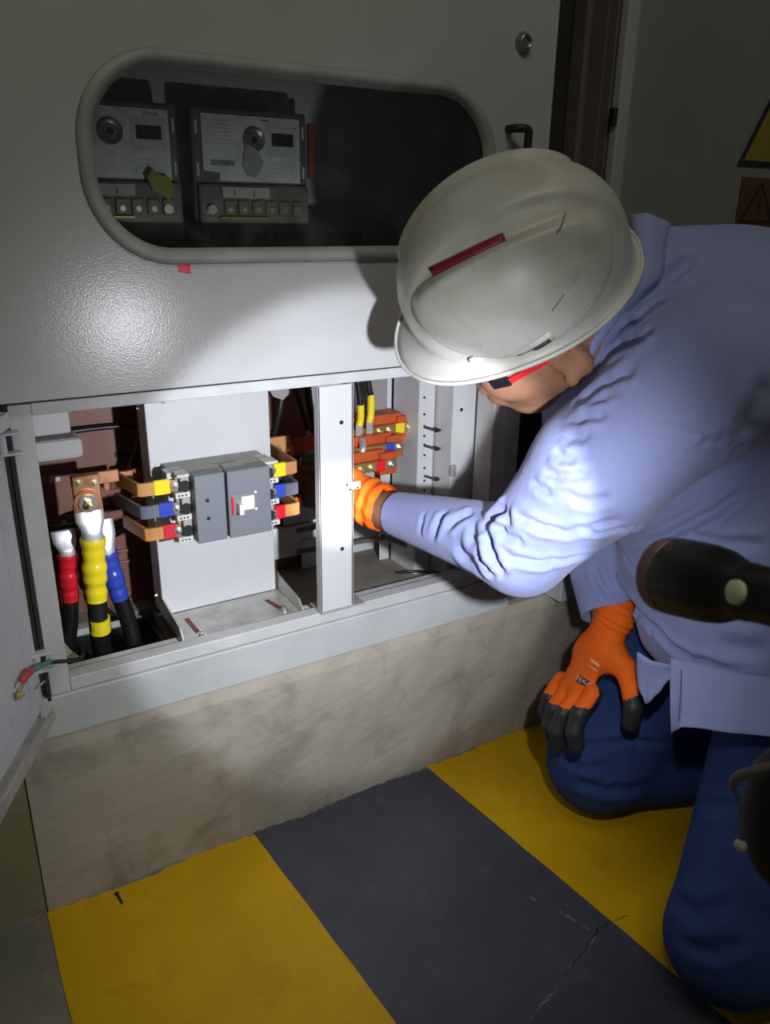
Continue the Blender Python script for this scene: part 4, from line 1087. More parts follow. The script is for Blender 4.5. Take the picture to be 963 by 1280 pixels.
SHIRT = mat('lilac_blue_shirt_cotton', (0.27, 0.31, 0.56), 0.85, var=(5, (0.245, 0.285, 0.52), 0.4, 0.7), bump=[(900, 0.18, 0.0006), (35, 0.25, 0.006)], sheen=0.15, spec=0.25)
DENIM = mat('dark_blue_denim', (0.026, 0.055, 0.175), 0.85, var=(9, (0.038, 0.075, 0.225), 0.45, 0.75), bump=[(700, 0.35, 0.001), (22, 0.4, 0.008)],
            stain=[(160, (0.05, 0.08, 0.20), 0.62, 0.75, 0.35)], spec=0.2)
SKIN = mat('tanned_skin', (0.37, 0.185, 0.105), 0.5, var=(35, (0.31, 0.14, 0.08), 0.4, 0.7), bump=[(300, 0.15, 0.0008)], sss=0.05)
GORANGE = mat('orange_knit_glove', (0.95, 0.155, 0.010), 0.7, bump=[(500, 0.35, 0.001), (40, 0.2, 0.003)], spec=0.25)
GBLACK = mat('black_nitrile_coating', (0.022, 0.024, 0.026), 0.55, bump=[(260, 0.35, 0.001)])
HELM = mat('scuffed_white_helmet', (0.54, 0.54, 0.49), 0.42, var=(9, (0.46, 0.46, 0.40), 0.4, 0.7), coat=0.0, bump=[(60, 0.05, 0.001)],
           stain=[(28, (0.30, 0.29, 0.23), 0.60, 0.80, 0.55), (55, (0.13, 0.12, 0.09), 0.69, 0.76, 0.6), (13, (0.38, 0.355, 0.26), 0.48, 0.72, 0.7), (120, (0.10, 0.09, 0.07), 0.72, 0.77, 0.5)])
HRIM = mat('helmet_rim_plastic', (0.60, 0.60, 0.55), 0.4, var=(40, (0.46, 0.45, 0.40), 0.45, 0.7))
BOOT = mat('black_boot_leather', (0.015, 0.014, 0.013), 0.5)

# ------------------------------------------------------------------ the kneeling worker: joints in room coordinates
Fw = V(-.906, .423, 0); Lw = V(-.423, -.906, 0)
PEL = V(1.12, -.36, .46); BEL = V(1.07, -.345, .62); CHE = V(.96, -.30, .80); NEK = V(.805, -.275, .862)
LS = V(.785, -.415, .79); LE = V(.655, -.268, .548); LWR = V(.612, -.022, .524)
RS_ = V(.885, -.13, .82); RE = V(.935, -.09, .55); RWR = V(.862, -.250, .385)
LH = V(1.045, -.475, .42); LK = V(.790, -.572, .088); LA = V(1.16, -.72, .06)
RH = V(1.13, -.27, .45); RK = V(.888, -.238, .102); RA = V(1.25, -.38, .06)
LAT = nrm(V(-.28, -.955, -.10))
# head frame: hf face direction, hu crown direction, hl left ear
RMc = lambda x, y, z: RM @ V(x, y, z)      # from right/down/forward to room axes
Hd = nrm(V(-.80, .60, 0))                   # the face turns towards the cabinet
hf = nrm(Hd * math.cos(math.radians(28)) + V(0, 0, -1) * math.sin(math.radians(28)))
hl = nrm(np.cross(V(0, 0, 1), hf)); hu = nrm(np.cross(hf, hl))
roll = math.radians(-30)
def rolled(l, u, r): return nrm(l * math.cos(r) + u * math.sin(r)), nrm(u * math.cos(r) - l * math.sin(r))
gf = nrm(nrm(V(-.79, .61, 0)) * math.cos(math.radians(27)) + V(0, 0, -1) * math.sin(math.radians(27)))   # the hard hat sits a little askew on the head
gl = nrm(np.cross(V(0, 0, 1), gf)); gu = nrm(np.cross(gf, gl))
gl, gu = rolled(gl, gu, math.radians(-42))
hl, hu = rolled(hl, hu, roll)
HC = dep(647, 354, .940)                  # helmet centre at its rim plane
def hp(f, l, u): return HC + hf * f + hl * l + hu * u
HD = hp(-.003, 0, -.020)                   # skull centre
h3 = [hf, hl, hu]
def hq(f, l, u): return hp(f - .004, l - .004, u - .034)    # the face sits below the rim
HD = hq(-.003, 0, -.020)
NEKB = dep(790, 398, 1.04)
# --- body: one skin from head to feet
ear = lambda s: [(el(hq(-.016, s * .080, -.042), [hf + .35 * hu * -1, hl, hu], (.021, .011, .033)), .006, 1),
                 (el(hq(-.013, s * .092, -.038), h3, (.011, .007, .019)), .004, -1),
                 (el(hq(-.008, s * .086, -.068), h3, (.009, .006, .010)), .006, 1)]
body = [(el(HD, h3, (.098, .079, .112)), .02, 1),
        (ec(hq(.035, 0, -.070), hq(.040, 0, -.118), hl, .062, .045, .055, .040), .03, 1),
        (el(hq(.055, .040, -.055), h3, (.035, .028, .032)), .02, 1), (el(hq(.055, -.040, -.055), h3, (.035, .028, .032)), .02, 1),
        (rc(hq(.092, 0, -.020), hq(.112, 0, -.058), .009, .013), .010, 1),
        (el(hq(.085, 0, -.088), h3, (.014, .024, .009)), .008, 1), (el(hq(.080, 0, -.112), h3, (.018, .020, .014)), .014, 1),
        (rc(hq(-.030, 0, -.07), NEKB, .056, .056), .03, 1),
        ec(NEKB, CHE, LAT, .07, .165, .058, .105), ec(CHE, BEL, LAT, .165, .15, .105, .11), ec(BEL, PEL, Lw, .15, .15, .11, .11),
        rc(CHE * .4 + NEK * .6, LS, .055, .06), rc(LS, LE, .056, .042), rc(LE, LWR + (LWR - LE) * .25, .042, .0285),
        rc(CHE * .4 + NEK * .6, RS_, .07, .06), rc(RS_, RE, .056, .042), rc(RE, RWR, .042, .028),
        rc(LH, LK, .085, .058), rc(LK, LA, .056, .036), rc(RH, RK, .085, .058), rc(RK, RA, .056, .036),
        rc(LA, LA + V(.10, -.02, -.01), .034, .026), rc(RA, RA + V(.10, -.02, -.01), .034, .026)] + ear(1) + ear(-1)
v, q = skin(body, .022, .0045)
v = relax(v, q, 1)
PERSON = mesh_from('person', v, q, SKIN, None)
tag(PERSON, 'kneeling worker in white hard hat, lilac shirt, jeans and orange gloves reaching into the cabinet', 'person')
EYE = mat('eye_white', (0.7, 0.68, 0.64), 0.3); DARK = mat('dark_iris', (0.02, 0.012, 0.008), 0.3); LIP = mat('lip_skin', (0.33, 0.12, 0.09), 0.5)
for s in (1, -1):
    bm = BM(); c = Vector(hq(.079, s * .033, -.022)); bmesh.ops.create_uvsphere(bm, u_segments=16, v_segments=10, radius=.0125, matrix=Matrix.Translation(c)); e = obj('eye', bm, EYE, PERSON, smooth=True)
    bm = BM(); c = Vector(hq(.088, s * .033, -.022)); bmesh.ops.create_uvsphere(bm, u_segments=12, v_segments=8, radius=.0055, matrix=Matrix.Translation(c)); obj('iris', bm, DARK, e, smooth=True)
bm = BM(); tube(bm, [hq(.090, .022, -.088), hq(.098, .010, -.087), hq(.099, 0, -.088), hq(.098, -.010, -.087), hq(.090, -.022, -.088)], [.002, .004, .0042, .004, .002]); obj('lips', bm, LIP, PERSON, smooth=True)
# short hair showing at the nape under the helmet
v, q = skin([(el(hq(-.012, 0, -.002), h3, (.099, .083, .116)), .01, 1)], .01, .005)
loc = v - HC
keep = ((loc @ hf) < -.03 + .2 * (loc @ hu)) & ((loc @ hu) > -.062)
v, q = prune(v, q, keep | ((loc @ hu) > .03))
HAIR = mat('short_dark_hair', (0.020, 0.014, 0.011), 0.7, bump=[(400, 0.6, 0.002)])
mesh_from('hair', v, q, HAIR, PERSON, solid=.002)

# --- shirt
NA = nrm(RM @ V(-.91, -.36, -.20))         # neck axis, towards the head
CC = dep(764, 384, 1.005)                                    # middle of the neck opening
ca = nrm(dep(793, 285, 1.0) - dep(705, 485, .93)); ca = nrm(ca - NA * (ca @ NA)); cb = nrm(np.cross(NA, ca))
LM = (LS + LE) / 2 + V(-.022, -.004, .004)
shirt = [ec(PEL + V(-.02, 0, -.06), BEL, Lw, .18, .178, .15, .15), ec(BEL, CHE, LAT, .178, .195, .15, .140), (ec(CHE, CC - NA * .02, LAT, .195, .078, .140, .108), .04, 1),
         (ec(V(.90, -.285, .74), V(.94, -.365, .438), LAT, .15, .175, .09, .115), .05, 1),
         (rc(CHE * .5 + NEK * .5 + V(-.01, -.03, 0), LS, .092, .086), .04, 1), (rc(LS, LM, .088, .080), .035, 1), (rc(LM, LE, .080, .060), .02, 1), (rc(LE, LWR + (LWR - LE) * .12, .058, .031), .02, 1),
         (rc(CHE * .5 + NEK * .5, RS_, .092, .084), .04, 1), (rc(RS_, RE, .082, .064), .03, 1), (rc(RE, RWR, .062, .044), .02, 1)]
v, q = skin(shirt, .03, .0036)
v = relax(v, q, 3)
def cutcap(v, end, axis, rad, h=.0036):
    """trim beyond a plane; the last cell is pulled onto it so the edge is clean"""
    a = nrm(axis); d = v - end; t = d @ a; near = np.linalg.norm(d, axis=1) < rad
    m = near & (t > 0) & (t < 1.6 * h)
    v[m] -= t[m][:, None] * a
    return ~(near & (t >= 1.6 * h))
keep = cutcap(v, LWR + (LWR - LE) * -.02, LWR - LE, .075) & cutcap(v, RWR + (RWR - RE) * -.02, RWR - RE, .075)
hem = .335 + .10 * np.clip(v[:, 0] - .95, -.1, .3)
keep &= (v[:, 2] > hem)
v, q = prune(v, q, keep)
n_ = normals(v, q)
v = crease(v, n_, trace(SHIRT_FOLDS, v, n_))
v = relax(v, q, 1, .3)
SV, SN = v, normals(v, q)
SH = mesh_from('shirt', v, q, SHIRT, PERSON, solid=.0018)
SH['label'] = 'lilac blue long sleeved cotton shirt'

# --- jeans
jeans = [ec(PEL + V(0, 0, -.03), PEL + V(-.01, 0, .06), Lw, .165, .16, .125, .12), (rc(LH, LK, .112, .078), .03, 1), (rc(LK, LA + (LK - LA) * .12, .076, .058), .02, 1), (rc(RH, RK, .112, .082), .03, 1), (rc(RK, RA + (RK - RA) * .12, .078, .058), .02, 1)]
v, q = skin(jeans, .03, .0048)
v = relax(v, q, 3)
n_ = normals(v, q)
v = crease(v, n_, trace(JEANS_FOLDS, v, n_))
v[:, 2] = np.maximum(v[:, 2], .0045)
JN = mesh_from('jeans', v, q, DENIM, PERSON)
JN['label'] = 'dark blue denim jeans'
for A_ in (LA, RA):
    bt = [(rc(A_ + V(-.02, 0, 0), A_ + V(.06, -.02, -.005), .045, .042), .02, 1), (rc(A_ + V(.05, -.02, -.01), A_ + V(.10, -.035, -.005), .043, .036), .02, 1), (rc(A_ + V(.09, -.03, .0), A_ + V(.115, -.04, .10), .030, .036), .03, 1)]
    v, q = skin(bt, .02, .006); v[:, 2] = np.maximum(v[:, 2], .003)
    mesh_from('boot', relax(v, q, 1), q, BOOT, PERSON)
# --- collar: leaf folded over a stand, lying on the cloth beside the neck
def spline(P, n):
    P = [np.asarray(p, float) for p in P]; out = []
    for k in range(n + 1):
        x = k / n * (len(P) - 1); i = min(int(x), len(P) - 2); t = x - i
        p0 = P[max(i - 1, 0)]; p1 = P[i]; p2 = P[i + 1]; p3 = P[min(i + 2, len(P) - 1)]
        out.append(.5 * (2 * p1 + (p2 - p0) * t + (2 * p0 - 5 * p1 + 4 * p2 - p3) * t * t + (3 * p1 - p0 - 3 * p2 + p3) * t ** 3))
    return out
def on_cloth(px, py, lift):
    for r in (0, 1, 2, 3):
        try:
            p, nn_ = surface_at(px + 6 * r, py + 2 * r, SV, SN)
            base_d = (p - CAMP) @ RM[:, 2]
            q = dep(px, py, base_d)
            return q + nn_ * lift
        except ValueError:
            pass
    return dep(px, py, .96)
outer = spline([on_cloth(*p) for p in ((836, 283, .004), (829, 310, .006), (824, 346, .008), (801, 372, .008), (779, 393, .008), (757, 425, .008), (730, 462, .008), (697, 490, .006))], 60)
fold = spline([on_cloth(*p) for p in ((806, 277, .010), (803, 305, .014), (795, 340, .016), (775, 372, .016), (755, 402, .016), (735, 432, .015), (715, 462, .013), (693, 483, .009))], 60)
stand = [f_ + (f_ - o_) * .45 - nrm(np.cross(b_ - a_, f_ - o_)) * 0 + RM[:, 2] * .022 for f_, o_, a_, b_ in zip(fold, outer, fold[:1] + fold[:-1], fold[1:] + fold[-1:])]
bm = BM(); rowsC = []
for w_ in (0, .25, .5, .75, 1.0):
    rowsC.append([bm.verts.new(Vector(o_ * (1 - w_) + f_ * w_ + (CAMP - f_) / np.linalg.norm(CAMP - f_) * .003 * math.sin(math.pi * w_))) for o_, f_ in zip(outer, fold)])
for w_ in (.5, 1.0):
    rowsC.append([bm.verts.new(Vector(f_ * (1 - w_) + s_ * w_)) for f_, s_ in zip(fold, stand)])
for A, B in zip(rowsC[:-1], rowsC[1:]):
    for i in range(len(A) - 1): bm.faces.new((A[i], A[i + 1], B[i + 1], B[i]))
o = obj('collar', bm, SHIRT, SH, smooth=True)
m_ = o.modifiers.new('thickness', 'SOLIDIFY'); m_.thickness = .0026; m_.offset = 0
# --- loose shirt tails below the belly and the buttons of the placket
def sheet(name, top, bot, nu=40, nv=14, amp=.003, freq=7, m=SHIRT):
    bm = BM()
    def samp(L, t):
        x = t * (len(L) - 1); i = min(int(x), len(L) - 2); f = x - i
        return L[i] * (1 - f) + L[i + 1] * f
    G = []
    for j in range(nv + 1):
        w = j / nv
        row = []
        for i in range(nu + 1):
            t = i / nu
            p = samp(top, t) * (1 - w) + samp(bot, t) * w
            p = p + RM[:, 2] * (amp * w * math.sin(freq * t * 6.28 / 2 + 1) + .004 * math.sin(math.pi * w))
            row.append(bm.verts.new(Vector(p)))
        G.append(row)
    for A, B in zip(G[:-1], G[1:]):
        for i in range(nu): bm.faces.new((A[i], A[i + 1], B[i + 1], B[i]))
    o = obj(name, bm, m, SH, smooth=True)
    s = o.modifiers.new('thickness', 'SOLIDIFY'); s.thickness = .002; s.offset = 0
    return o
sheet('shirt_tail', [dep(839, 822, 1.045), dep(880, 830, 1.03), dep(930, 842, 1.0), dep(985, 850, .99), dep(1040, 850, 1.0)],
      [dep(841, 917, 1.000), dep(850, 908, .985), dep(895, 913, .962), dep(940, 919, .950), dep(985, 921, .945), dep(1045, 918, .955)])
sheet('shirt_tail', [dep(797, 815, 1.065), dep(815, 826, 1.055), dep(841, 832, 1.046)], [dep(799, 860, 1.075), dep(808, 881, 1.07), dep(822, 868, 1.06), dep(838, 848, 1.05)], nu=16, nv=8, amp=.0015)
bm = BM(); tube(bm, [dep(852, 838, 1.015), dep(851, 868, .993), dep(849, 899, .977)], .0007, n=6); obj('placket_seam', bm, mat('seam_shade', (0.12, 0.13, 0.26), 0.9), SH, smooth=True)  # dark tube paints the shade along the placket edge
for (px, py) in ((791, 768), (766, 722)):
    p, nn_ = surface_at(px, py, SV, SN); bm = BM()
    lathe(bm, Vector(p - nn_ * .0005), Vector(p + nn_ * .01), [(0, .0048), (.0018, .0050), (.0026, .0044), (.0018, .0034), (.0016, 0)], n=20); obj('button', bm, mat('button_blue', (0.20, 0.26, 0.42), 0.35) if px == 791 else bpy.data.materials['button_blue'], SH, auto=True)

# --- hard hat
HA, HB, HH = .134, .102, .138
def hsurf(phi, th, off=0.0):
    c = max(math.cos(th), 0.0) ** .78; s = math.sin(th) ** .92
    f = HA * c * math.cos(phi); l = HB * c * math.sin(phi); u = HH * s
    d = off
    # embossed side ovals
    e = math.sqrt(((f - .004) / .105) ** 2 + ((u - .066) / .056) ** 2)
    if abs(l) > .02: d += .0110 * (1 / (1 + math.exp((e - 1) * 60)))
    # centre ridge
    d += .0040 / (1 + math.exp((abs(l) - .030) * 420)) * (1 if th > .35 else th / .35)
    n = Vector((f / HA ** 2, l / HB ** 2, u / HH ** 2))
    n = n.normalized() if n.length > 0 else Vector((0, 0, 1))
    return Vector((f, l, u)) + n * d
def h2w(p): return Vector(HC + gf * p[0] + gl * p[1] + gu * p[2])
bm = BM(); NP, NT = 200, 84
rows = []
def brim(phi, k):
    c = math.cos(phi)
    vis = max(0.0, c) ** 2.2
    ext = .006 + .025 * vis
    p = hsurf(phi, 0.0)
    d = Vector((math.cos(phi) * HA, math.sin(phi) * HB, 0)).normalized()
    nap = max(0, -c) ** 2 * .012
    return Vector((p.x, p.y, -.006 - nap)) * 1.0 + d * (ext * k + .002) + Vector((0, 0, -.005 * k - .012 * vis * k))
for k in (1.0, .66, .33, 0.05):
    rows.append([bm.verts.new(h2w(brim(2 * math.pi * i / NP, k))) for i in range(NP)])
for j in range(NT):
    th = (math.pi / 2) * (j / NT) ** 1.15
    rows.append([bm.verts.new(h2w(hsurf(2 * math.pi * i / NP, th))) for i in range(NP)])
top = bm.verts.new(h2w(hsurf(0, math.pi / 2)))
for A, B in zip(rows[:-1], rows[1:]):
    for i in range(NP): bm.faces.new((A[i], A[(i + 1) % NP], B[(i + 1) % NP], B[i]))
for i in range(NP): bm.faces.new((rows[-1][i], rows[-1][(i + 1) % NP], top))
HAT = obj('hard_hat', bm, HELM, PERSON, smooth=True)
s = HAT.modifiers.new('thickness', 'SOLIDIFY'); s.thickness = .003; s.offset = -1
HAT['label'] = 'scuffed white hard hat with embossed side oval and red strip'
bm = BM(); rings = []
for i in range(NP):
    p = brim(2 * math.pi * i / NP, 1.0); d = Vector((math.cos(2 * math.pi * i / NP), math.sin(2 * math.pi * i / NP), 0))
    rings.append([h2w(p + d * .0022 * math.cos(a) + Vector((0, 0, .0034 * math.sin(a)))) for a in [2 * math.pi * j / 8 for j in range(8)]])
loft(bm, rings, closed=True); obj('rim', bm, HRIM, HAT, smooth=True)
def side_point(f, u, off):
    """point on the left side of the shell at (f, u)"""
    th = math.asin(min(1, max(0, u / HH)) ** (1 / .92)); c = max(math.cos(th), 1e-4) ** .78
    phi = math.acos(max(-1, min(1, f / (HA * c))))
    return h2w(hsurf(phi, th, off))
def surf_strip(name, path, w, m, off=.0007, thick=.0006):
    """narrow patch following path [(f,u)...] on the left side of the shell"""
    bm = BM(); A = []; B = []
    for i, (f, u) in enumerate(path):
        a = path[max(i - 1, 0)]; b = path[min(i + 1, len(path) - 1)]
        d = Vector((b[0] - a[0], b[1] - a[1])).normalized(); nn = Vector((-d.y, d.x)) * w / 2
        A.append(bm.verts.new(side_point(f + nn.x, u + nn.y, off))); B.append(bm.verts.new(side_point(f - nn.x, u - nn.y, off)))
    for i in range(len(path) - 1): bm.faces.new((A[i], A[i + 1], B[i + 1], B[i]))
    o = obj(name, bm, m, HAT, smooth=True)
    s = o.modifiers.new('thickness', 'SOLIDIFY'); s.thickness = thick; s.offset = 0
    return o
REDS = mat('dark_red_strip', (0.22, 0.008, 0.03), 0.45)
oval = lambda t, k=1.0: (.004 + .105 * k * math.cos(math.radians(t)), .066 + .056 * k * math.sin(math.radians(t)))
surf_strip('red_strip', [oval(t, 1.07) for t in range(50, 98, 3)], .0042, REDS, .0012)
SCUFF = mat('grey_scuff', (0.20, 0.19, 0.16), 0.6)
SLOTM = mat('slot_shade', (0.10, 0.09, 0.075), 0.6, var=(200, (0.03, 0.03, 0.025), 0.4, 0.6))  # dark tone carries the shade inside the helmet slot
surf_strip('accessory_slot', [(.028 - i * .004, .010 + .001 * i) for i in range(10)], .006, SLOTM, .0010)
surf_strip('slot_frame', [(.040 - i * .004, .011 + .001 * i) for i in range(14)], .014, HRIM, .0006)
surf_strip('scuff_mark', [(-.020 - i * .004, .052 + .0022 * i) for i in range(5)], .0010, SCUFF, .0010, .0002)
surf_strip('scuff_mark', [(-.050 - i * .004, .108 + .0006 * i) for i in range(6)], .0010, SCUFF, .0010, .0002)
# chin clip on the side
bm = BM(); p = side_point(.072, .012, .003); box(bm, -.008, .008, -.0035, .0035, -.004, .004, .0012, Matrix.Translation(p) @ Matrix(((gf[0], gl[0], gu[0], 0), (gf[1], gl[1], gu[1], 0), (gf[2], gl[2], gu[2], 0), (0, 0, 0, 1)))); obj('side_clip', bm, TOGGLE, HAT)

# --- safety glasses
LENS = mat('dark_lens_plastic', (0.012, 0.014, 0.022), 0.12)
bm = BM(); rows = []
for k, (du, rr) in enumerate(((.008, .100), (-.004, .104), (-.020, .104), (-.036, .100))):
    rows.append([bm.verts.new(Vector(hq(.006 + rr * math.cos(math.radians(a)) * .98, .072 * math.sin(math.radians(a)) * 1.03, -.024 + du - (.004 if abs(a) < 8 and k == 3 else 0) + (.008 if abs(a) < 8 and k == 3 else 0)))) for a in range(-72, 73, 6)])
for A, B in zip(rows[:-1], rows[1:]):
    for i in range(len(A) - 1): bm.faces.new((A[i], A[i + 1], B[i + 1], B[i]))
SG = obj('safety_glasses', bm, LENS, PERSON, smooth=True); s = SG.modifiers.new('thickness', 'SOLIDIFY'); s.thickness = .003; s.offset = 1
SG['label'] = 'dark safety glasses with red temples'
for sgn in (1, -1):
    bm = BM(); bar(bm, hq(.058, sgn * .072, -.039), hq(-.02, sgn * .086, -.020), .003, .009, upv=tuple(hu), bev=.0008); obj('temple_hinge', (lambda b_: (bar(b_, hq(.080, sgn * .060, -.043), hq(.058, sgn * .072, -.039), .005, .013, upv=tuple(hu), bev=.0008), b_)[1])(BM()), LENS, SG)
    obj('temple', bm, mat('red_temple', (0.70, 0.02, 0.02), 0.35) if sgn == 1 else bpy.data.materials['red_temple'], SG)

# --- gloves
def hand(wrist, bones, palm, cuff, name, label, palmN, h=.0028):
    prims = list(palm)
    for ch, r0, r1 in bones:
        m = len(ch) - 1
        for i in range(m):
            ra = r0 + (r1 - r0) * i / m; rb = r0 + (r1 - r0) * (i + 1) / m
            prims.append((rc(ch[i], ch[i + 1], ra, rb), .006 if i == 0 else .003, 1))
    prims += cuff
    v, q = skin(prims, .012, h)
    v = relax(v, q, 2)
    n = normals(v, q)
    # which bone is nearest, and how far along the finger
    best = np.full(len(v), 1e9); par = np.zeros(len(v))
    for ch, r0, r1 in bones:
        m = len(ch) - 1
        for i in range(m):
            a, b = np.asarray(ch[i]), np.asarray(ch[i + 1]); ab = b - a
            t = np.clip(((v - a) @ ab) / (ab @ ab), 0, 1); d = np.linalg.norm(v - a - t[:, None] * ab, axis=1) - r0
            k = d < best; best = np.where(k, d, best); par = np.where(k, (i + t) / m, par)
    return v, q, n, best, par
# right glove, resting on the far thigh
D_ = lambda x, y, d: dep(x, y, d)
rw = D_(768, 772, 1.215)
ix = [D_(742, 868, 1.205), D_(724, 892, 1.195), D_(718, 915, 1.195), D_(721, 931, 1.20)]
mdl = [D_(726, 864, 1.232), D_(704, 892, 1.225), D_(696, 914, 1.228), D_(699, 929, 1.235)]
rg = [D_(712, 858, 1.258), D_(692, 886, 1.253), D_(687, 906, 1.256), D_(690, 921, 1.262)]
pk = [D_(702, 848, 1.283), D_(686, 872, 1.280), D_(682, 888, 1.284), D_(685, 900, 1.290)]
th_ = [D_(782, 835, 1.185), D_(790, 862, 1.165), D_(792, 885, 1.160), D_(789, 903, 1.165)]
bones = [(ix, .0140, .0128), (mdl, .0138, .0124), (rg, .0130, .0115), (pk, .0120, .0105), (th_, .0155, .0130)]
knk = (ix[0] + mdl[0] + rg[0] + pk[0]) / 4
latR = nrm(ix[0] - pk[0])
palmN = nrm(np.cross(knk - rw, latR)); 
if palmN @ (RM @ V(0, 0, 1)) < 0: palmN = -palmN
palm = [(ec(rw * .55 + knk * .45, knk, latR, .037, .042, .017, .015), .02, 1), (ec(rw, rw * .5 + knk * .5, latR, .031, .036, .025, .018), .02, 1),
        (rc(rw * .6 + knk * .4 + latR * .020, th_[0], .019, .0165), .02, 1)]
fa_ = nrm(nrm(RE - RWR) + nrm(rw - knk) * .4)
cuffR = [(ec(rw + fa_ * .030, rw, latR, .034, .032, .031, .027), .01, 1)]
v, q, n, best, par = hand(rw, bones, palm, cuffR, 'glove', '', palmN)
# ribbed folds of the cuff
ax_ = nrm(rw - knk); sx = (v - rw) @ ax_
v = v + n * (np.exp(-((sx - .004) / .026) ** 2) * .0016 * np.sin(sx * 620))[:, None]
keep = cutcap(v, rw + fa_ * .026, fa_, .06, .0028)
v, q = prune(v, q, keep)
sx = (v - rw) @ ax_
n = normals(v, q)
best = np.full(len(v), 1e9); par = np.zeros(len(v)); bid = np.zeros(len(v), int)
for bi, (ch, r0, r1) in enumerate(bones):
    m = len(ch) - 1
    for i in range(m):
        a, b = ch[i], ch[i + 1]; ab = b - a
        t = np.clip(((v - a) @ ab) / (ab @ ab), 0, 1); d = np.linalg.norm(v - a - t[:, None] * ab, axis=1)
        k = d < best; best = np.where(k, d, best); par = np.where(k, (i + t) / m, par); bid = np.where(k, bi, bid)
pn = n @ palmN
infing = best < .018
thr = np.where(bid == 4, .42, .22)
black = (infing & (par > thr + .10 * np.clip(-pn, -1, 1))) | (pn > .02) & (sx < -.050)
fm = (black[q].sum(1) >= 2).astype(int)
GRr = mesh_from('glove', v, q, [GORANGE, GBLACK], PERSON, fm, solid=.0012)
GRr['label'] = 'orange work glove with black coated fingers resting on the thigh'
# printed patch on the back of the right glove
def patch(px, py, w, h, ang, m, name, parent, word=None, lift=.0016):
    p, nn_ = surface_at(px, py, v, n)
    nn_ = nrm(nn_ * .6 + nrm(CAMP - p) * .4)
    x = RM @ V(math.cos(ang), math.sin(ang), 0); x = nrm(x - nn_ * (x @ nn_)); y = np.cross(nn_, x); c = p + nn_ * lift
    M = Matrix(((x[0], y[0], nn_[0], c[0]), (x[1], y[1], nn_[1], c[1]), (x[2], y[2], nn_[2], c[2]), (0, 0, 0, 1)))
    if m is not None:
        bm = BM(); box(bm, -w / 2, w / 2, -h / 2, h / 2, -.0012, .0002, 0, M); obj(name, bm, m, parent)
    if word: text(name + '_text', word, M @ Matrix.Translation((0, 0, .0006)), h * .85, TOGGLE, parent, .0001)
patch(726, 851, .019, .010, .42, BLACK, 'logo_patch', GRr, 'TEXUS', .002)
patch(734, 836, .016, .0014, .42, mat('glove_print', (0.95, 0.45, 0.30), 0.7), 'print_line', GRr)
patch(737, 829, .016, .004, .42, bpy.data.materials['glove_print'], 'print_line', GRr)
# left glove, inside the cabinet behind the post
wl = V(.590, .024, .532)
kl = V(.556, .108, .540)
latL = nrm(V(.10, .12, 1.0)); pl = nrm(kl - wl)
pnL = nrm(np.cross(latL, pl))
if pnL[0] > 0: pnL = -pnL
def fing(base, l1, l2, l3, curl):
    a = base + pl * l1 * .9 + pnL * l1 * .35 * curl; b = a + pl * l2 * .35 + pnL * l2 * .9 * curl; c = b - pl * l3 * .4 + pnL * l3 * .9 * curl
    return [base, a, b, c]
bonesL = [(fing(kl + latL * .030, .040, .026, .020, 1), .0125, .0105), (fing(kl + latL * .010 + pl * .004, .043, .028, .022, 1), .0125, .0105), (fing(kl - latL * .012 + pl * .002, .040, .026, .020, 1), .0120, .0100), (fing(kl - latL * .032 - pl * .006, .032, .022, .018, 1), .0110, .0095),
          ([wl + pl * .025 + latL * .030 + pnL * .004, wl + pl * .052 + latL * .048 + pnL * .020, wl + pl * .075 + latL * .046 + pnL * .034, wl + pl * .095 + latL * .040 + pnL * .040], .0145, .0115)]
palmL = [(ec(wl * .5 + kl * .5, kl, latL, .039, .043, .019, .016), .02, 1), (ec(wl, wl * .5 + kl * .5, latL, .034, .039, .028, .021), .02, 1)]
cuffL = [(ec(wl - pl * .030, wl, latL, .037, .036, .034, .031), .01, 1)]
v, q, n, best, par = hand(wl, bonesL, palmL, cuffL, 'glove', '', pnL)
sx = (v - wl) @ -pl
v = v + n * (.0028 * np.exp(-((sx - .004) / .004) ** 2) - .0016 * np.exp(-((sx - .012) / .004) ** 2) + .002 * np.exp(-((sx - .024) / .005) ** 2) + .0012 * np.sin(v[:, 2] * 260 + sx * 120) * (sx > -.03))[:, None]
v, q = prune(v, q, cutcap(v, wl - pl * .034, -pl, .09, .0028))
n = normals(v, q)
fm = ((((v[q].mean(1) - wl) @ pl) > .075) & ((n[q].mean(1) @ pnL) > .0)).astype(int)
GLl = mesh_from('glove', v, q, [GORANGE, GBLACK], PERSON, fm, solid=.0012)
GLl['label'] = 'bright orange work glove reaching behind the post'

# ------------------------------------------------------------------ torch in the foreground, lens towards the cabinet
TB = mat('black_anodised_torch', (0.010, 0.010, 0.011), 0.38)
TRing = mat('brown_torch_bezel', (0.17, 0.085, 0.08), 0.4, 0.2)
T0 = Vector(TORCH); TD = Vector(tdir)
FLT = empty('flashlight', tuple(T0 - TD * .06), 'black handheld torch in the foreground shining at the cabinet', 'flashlight')
KS = 1.19
def lat(bm, p0, p1, prof, n=48): lathe(bm, p0, p1, [((a if a > .07 else a * .72) * KS, r * KS) for a, r in prof], n)
bm = BM(); lat(bm, T0 - TD * .0145 * .72 * KS, T0 - TD * .4, [(0, .0185), (.0, .0197), (.006, .0199), (.030, .0192), (.042, .0180), (.050, .0160), (.058, .0140), (.063, .0136), (.068, .0136), (.070, .0130), (.10, .0127), (.16, .0127), (.165, .012), (.178, .0115), (.181, .010)]); obj('barrel', bm, TB, FLT, auto=True)
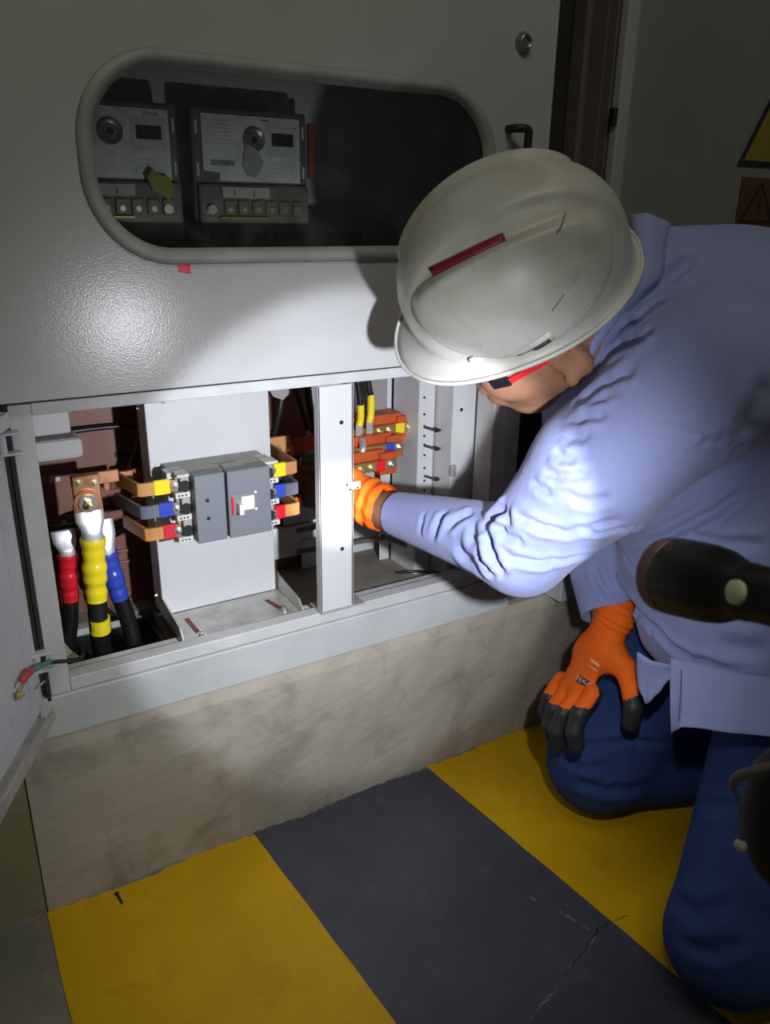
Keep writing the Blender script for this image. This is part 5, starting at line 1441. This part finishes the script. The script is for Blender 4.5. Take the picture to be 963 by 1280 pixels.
bm = BM(); lat(bm, T0, T0 - TD * .4, [(0, .0165), (0, .0185), (.0015, .0197), (.0135, .0200), (.0145, .0192), (.0145, .0165)]); obj('bezel_ring', bm, TRing, FLT, auto=True)
bm = BM(); lathe(bm, T0 - TD * .008, T0 + TD * .2, [(0, .0193), (.004, .019), (.009, .014), (.0115, .007), (.012, 0.0)], n=32); obj('lens', bm, mat('torch_lens_glow', (0.9, 0.85, 0.85), 0.2, emis=((1.0, 0.93, 0.95), 1.6)), FLT, smooth=True)
# side switch facing the photographer
ts = Vector(CAMP) - (T0 - TD * .074); ts = (ts - TD * ts.dot(TD)).normalized()
tu = TD.cross(ts).normalized()
sw = (ts * .97 + tu * -.1).normalized()
cpos = T0 - TD * .076
bm = BM(); lathe(bm, cpos + sw * .0150, cpos + sw * .03, [(0, .0068), (.0024, .0066), (.0034, .0052), (.0036, 0)], n=24); obj('switch_button', bm, mat('glow_green_button', (0.62, 0.68, 0.42), 0.5), FLT, auto=True)

# ------------------------------------------------------------------ blurred dark pouch at the right border
PB = empty('tool_pouch', tuple(dep(975, 1090, .46)), 'blurred dark pouch with a pale worn edge at the right border', 'pouch')
pc = dep(998, 1024, .46)
e1, e2, e3 = RMc(1, .1, .2), RMc(0, 1, .1), RMc(-.2, 0, 1)
v, q = skin([(el(pc, [e1, e2, e3], (.026, .032, .028)), .01, 1), (ec(pc + e2 * -.018, pc + e2 * .02, e1, .024, .022, .024, .022), .02, 1)], .02, .003)
mesh_from('body', v, q, mat('black_pouch_fabric', (0.008, 0.008, 0.009), 0.8), PB)
PALE = mat('pale_worn_edge', (0.16, 0.13, 0.11), 0.7)
bm = BM(); tube(bm, [dep(915, 985, .455), dep(922, 972, .45), dep(940, 964, .445), dep(972, 955, .44)], [.002, .0028, .0028, .002]); obj('edge_piping', bm, PALE, PB, smooth=True)
bm = BM(); tube(bm, [dep(915, 985, .455), dep(926, 1005, .452), dep(928, 1050, .45)], [.0012, .0014, .0016]); obj('pull_cord', bm, mat('cord_grey', (0.07, 0.08, 0.12), 0.7), PB, smooth=True)
bm = BM(); bmesh.ops.create_uvsphere(bm, u_segments=16, v_segments=10, radius=.0036, matrix=Matrix.Translation(Vector(dep(926, 1057, .45)))); obj('cord_stop', bm, mat('cord_stop_pale', (0.42, 0.38, 0.36), 0.6), PB, smooth=True)
# ------------------------------------------------------------------ give single mesh things an origin at their own base
for o in list(bpy.data.objects):
    if o.type == 'MESH' and o.parent is None and not o.children and o.get('kind') != 'structure':
        c = np.empty(len(o.data.vertices) * 3); o.data.vertices.foreach_get('co', c); c = c.reshape(-1, 3)
        b = Vector(((c[:, 0].min() + c[:, 0].max()) / 2, (c[:, 1].min() + c[:, 1].max()) / 2, c[:, 2].min()))
        o.data.transform(Matrix.Translation(-b)); o.location = b
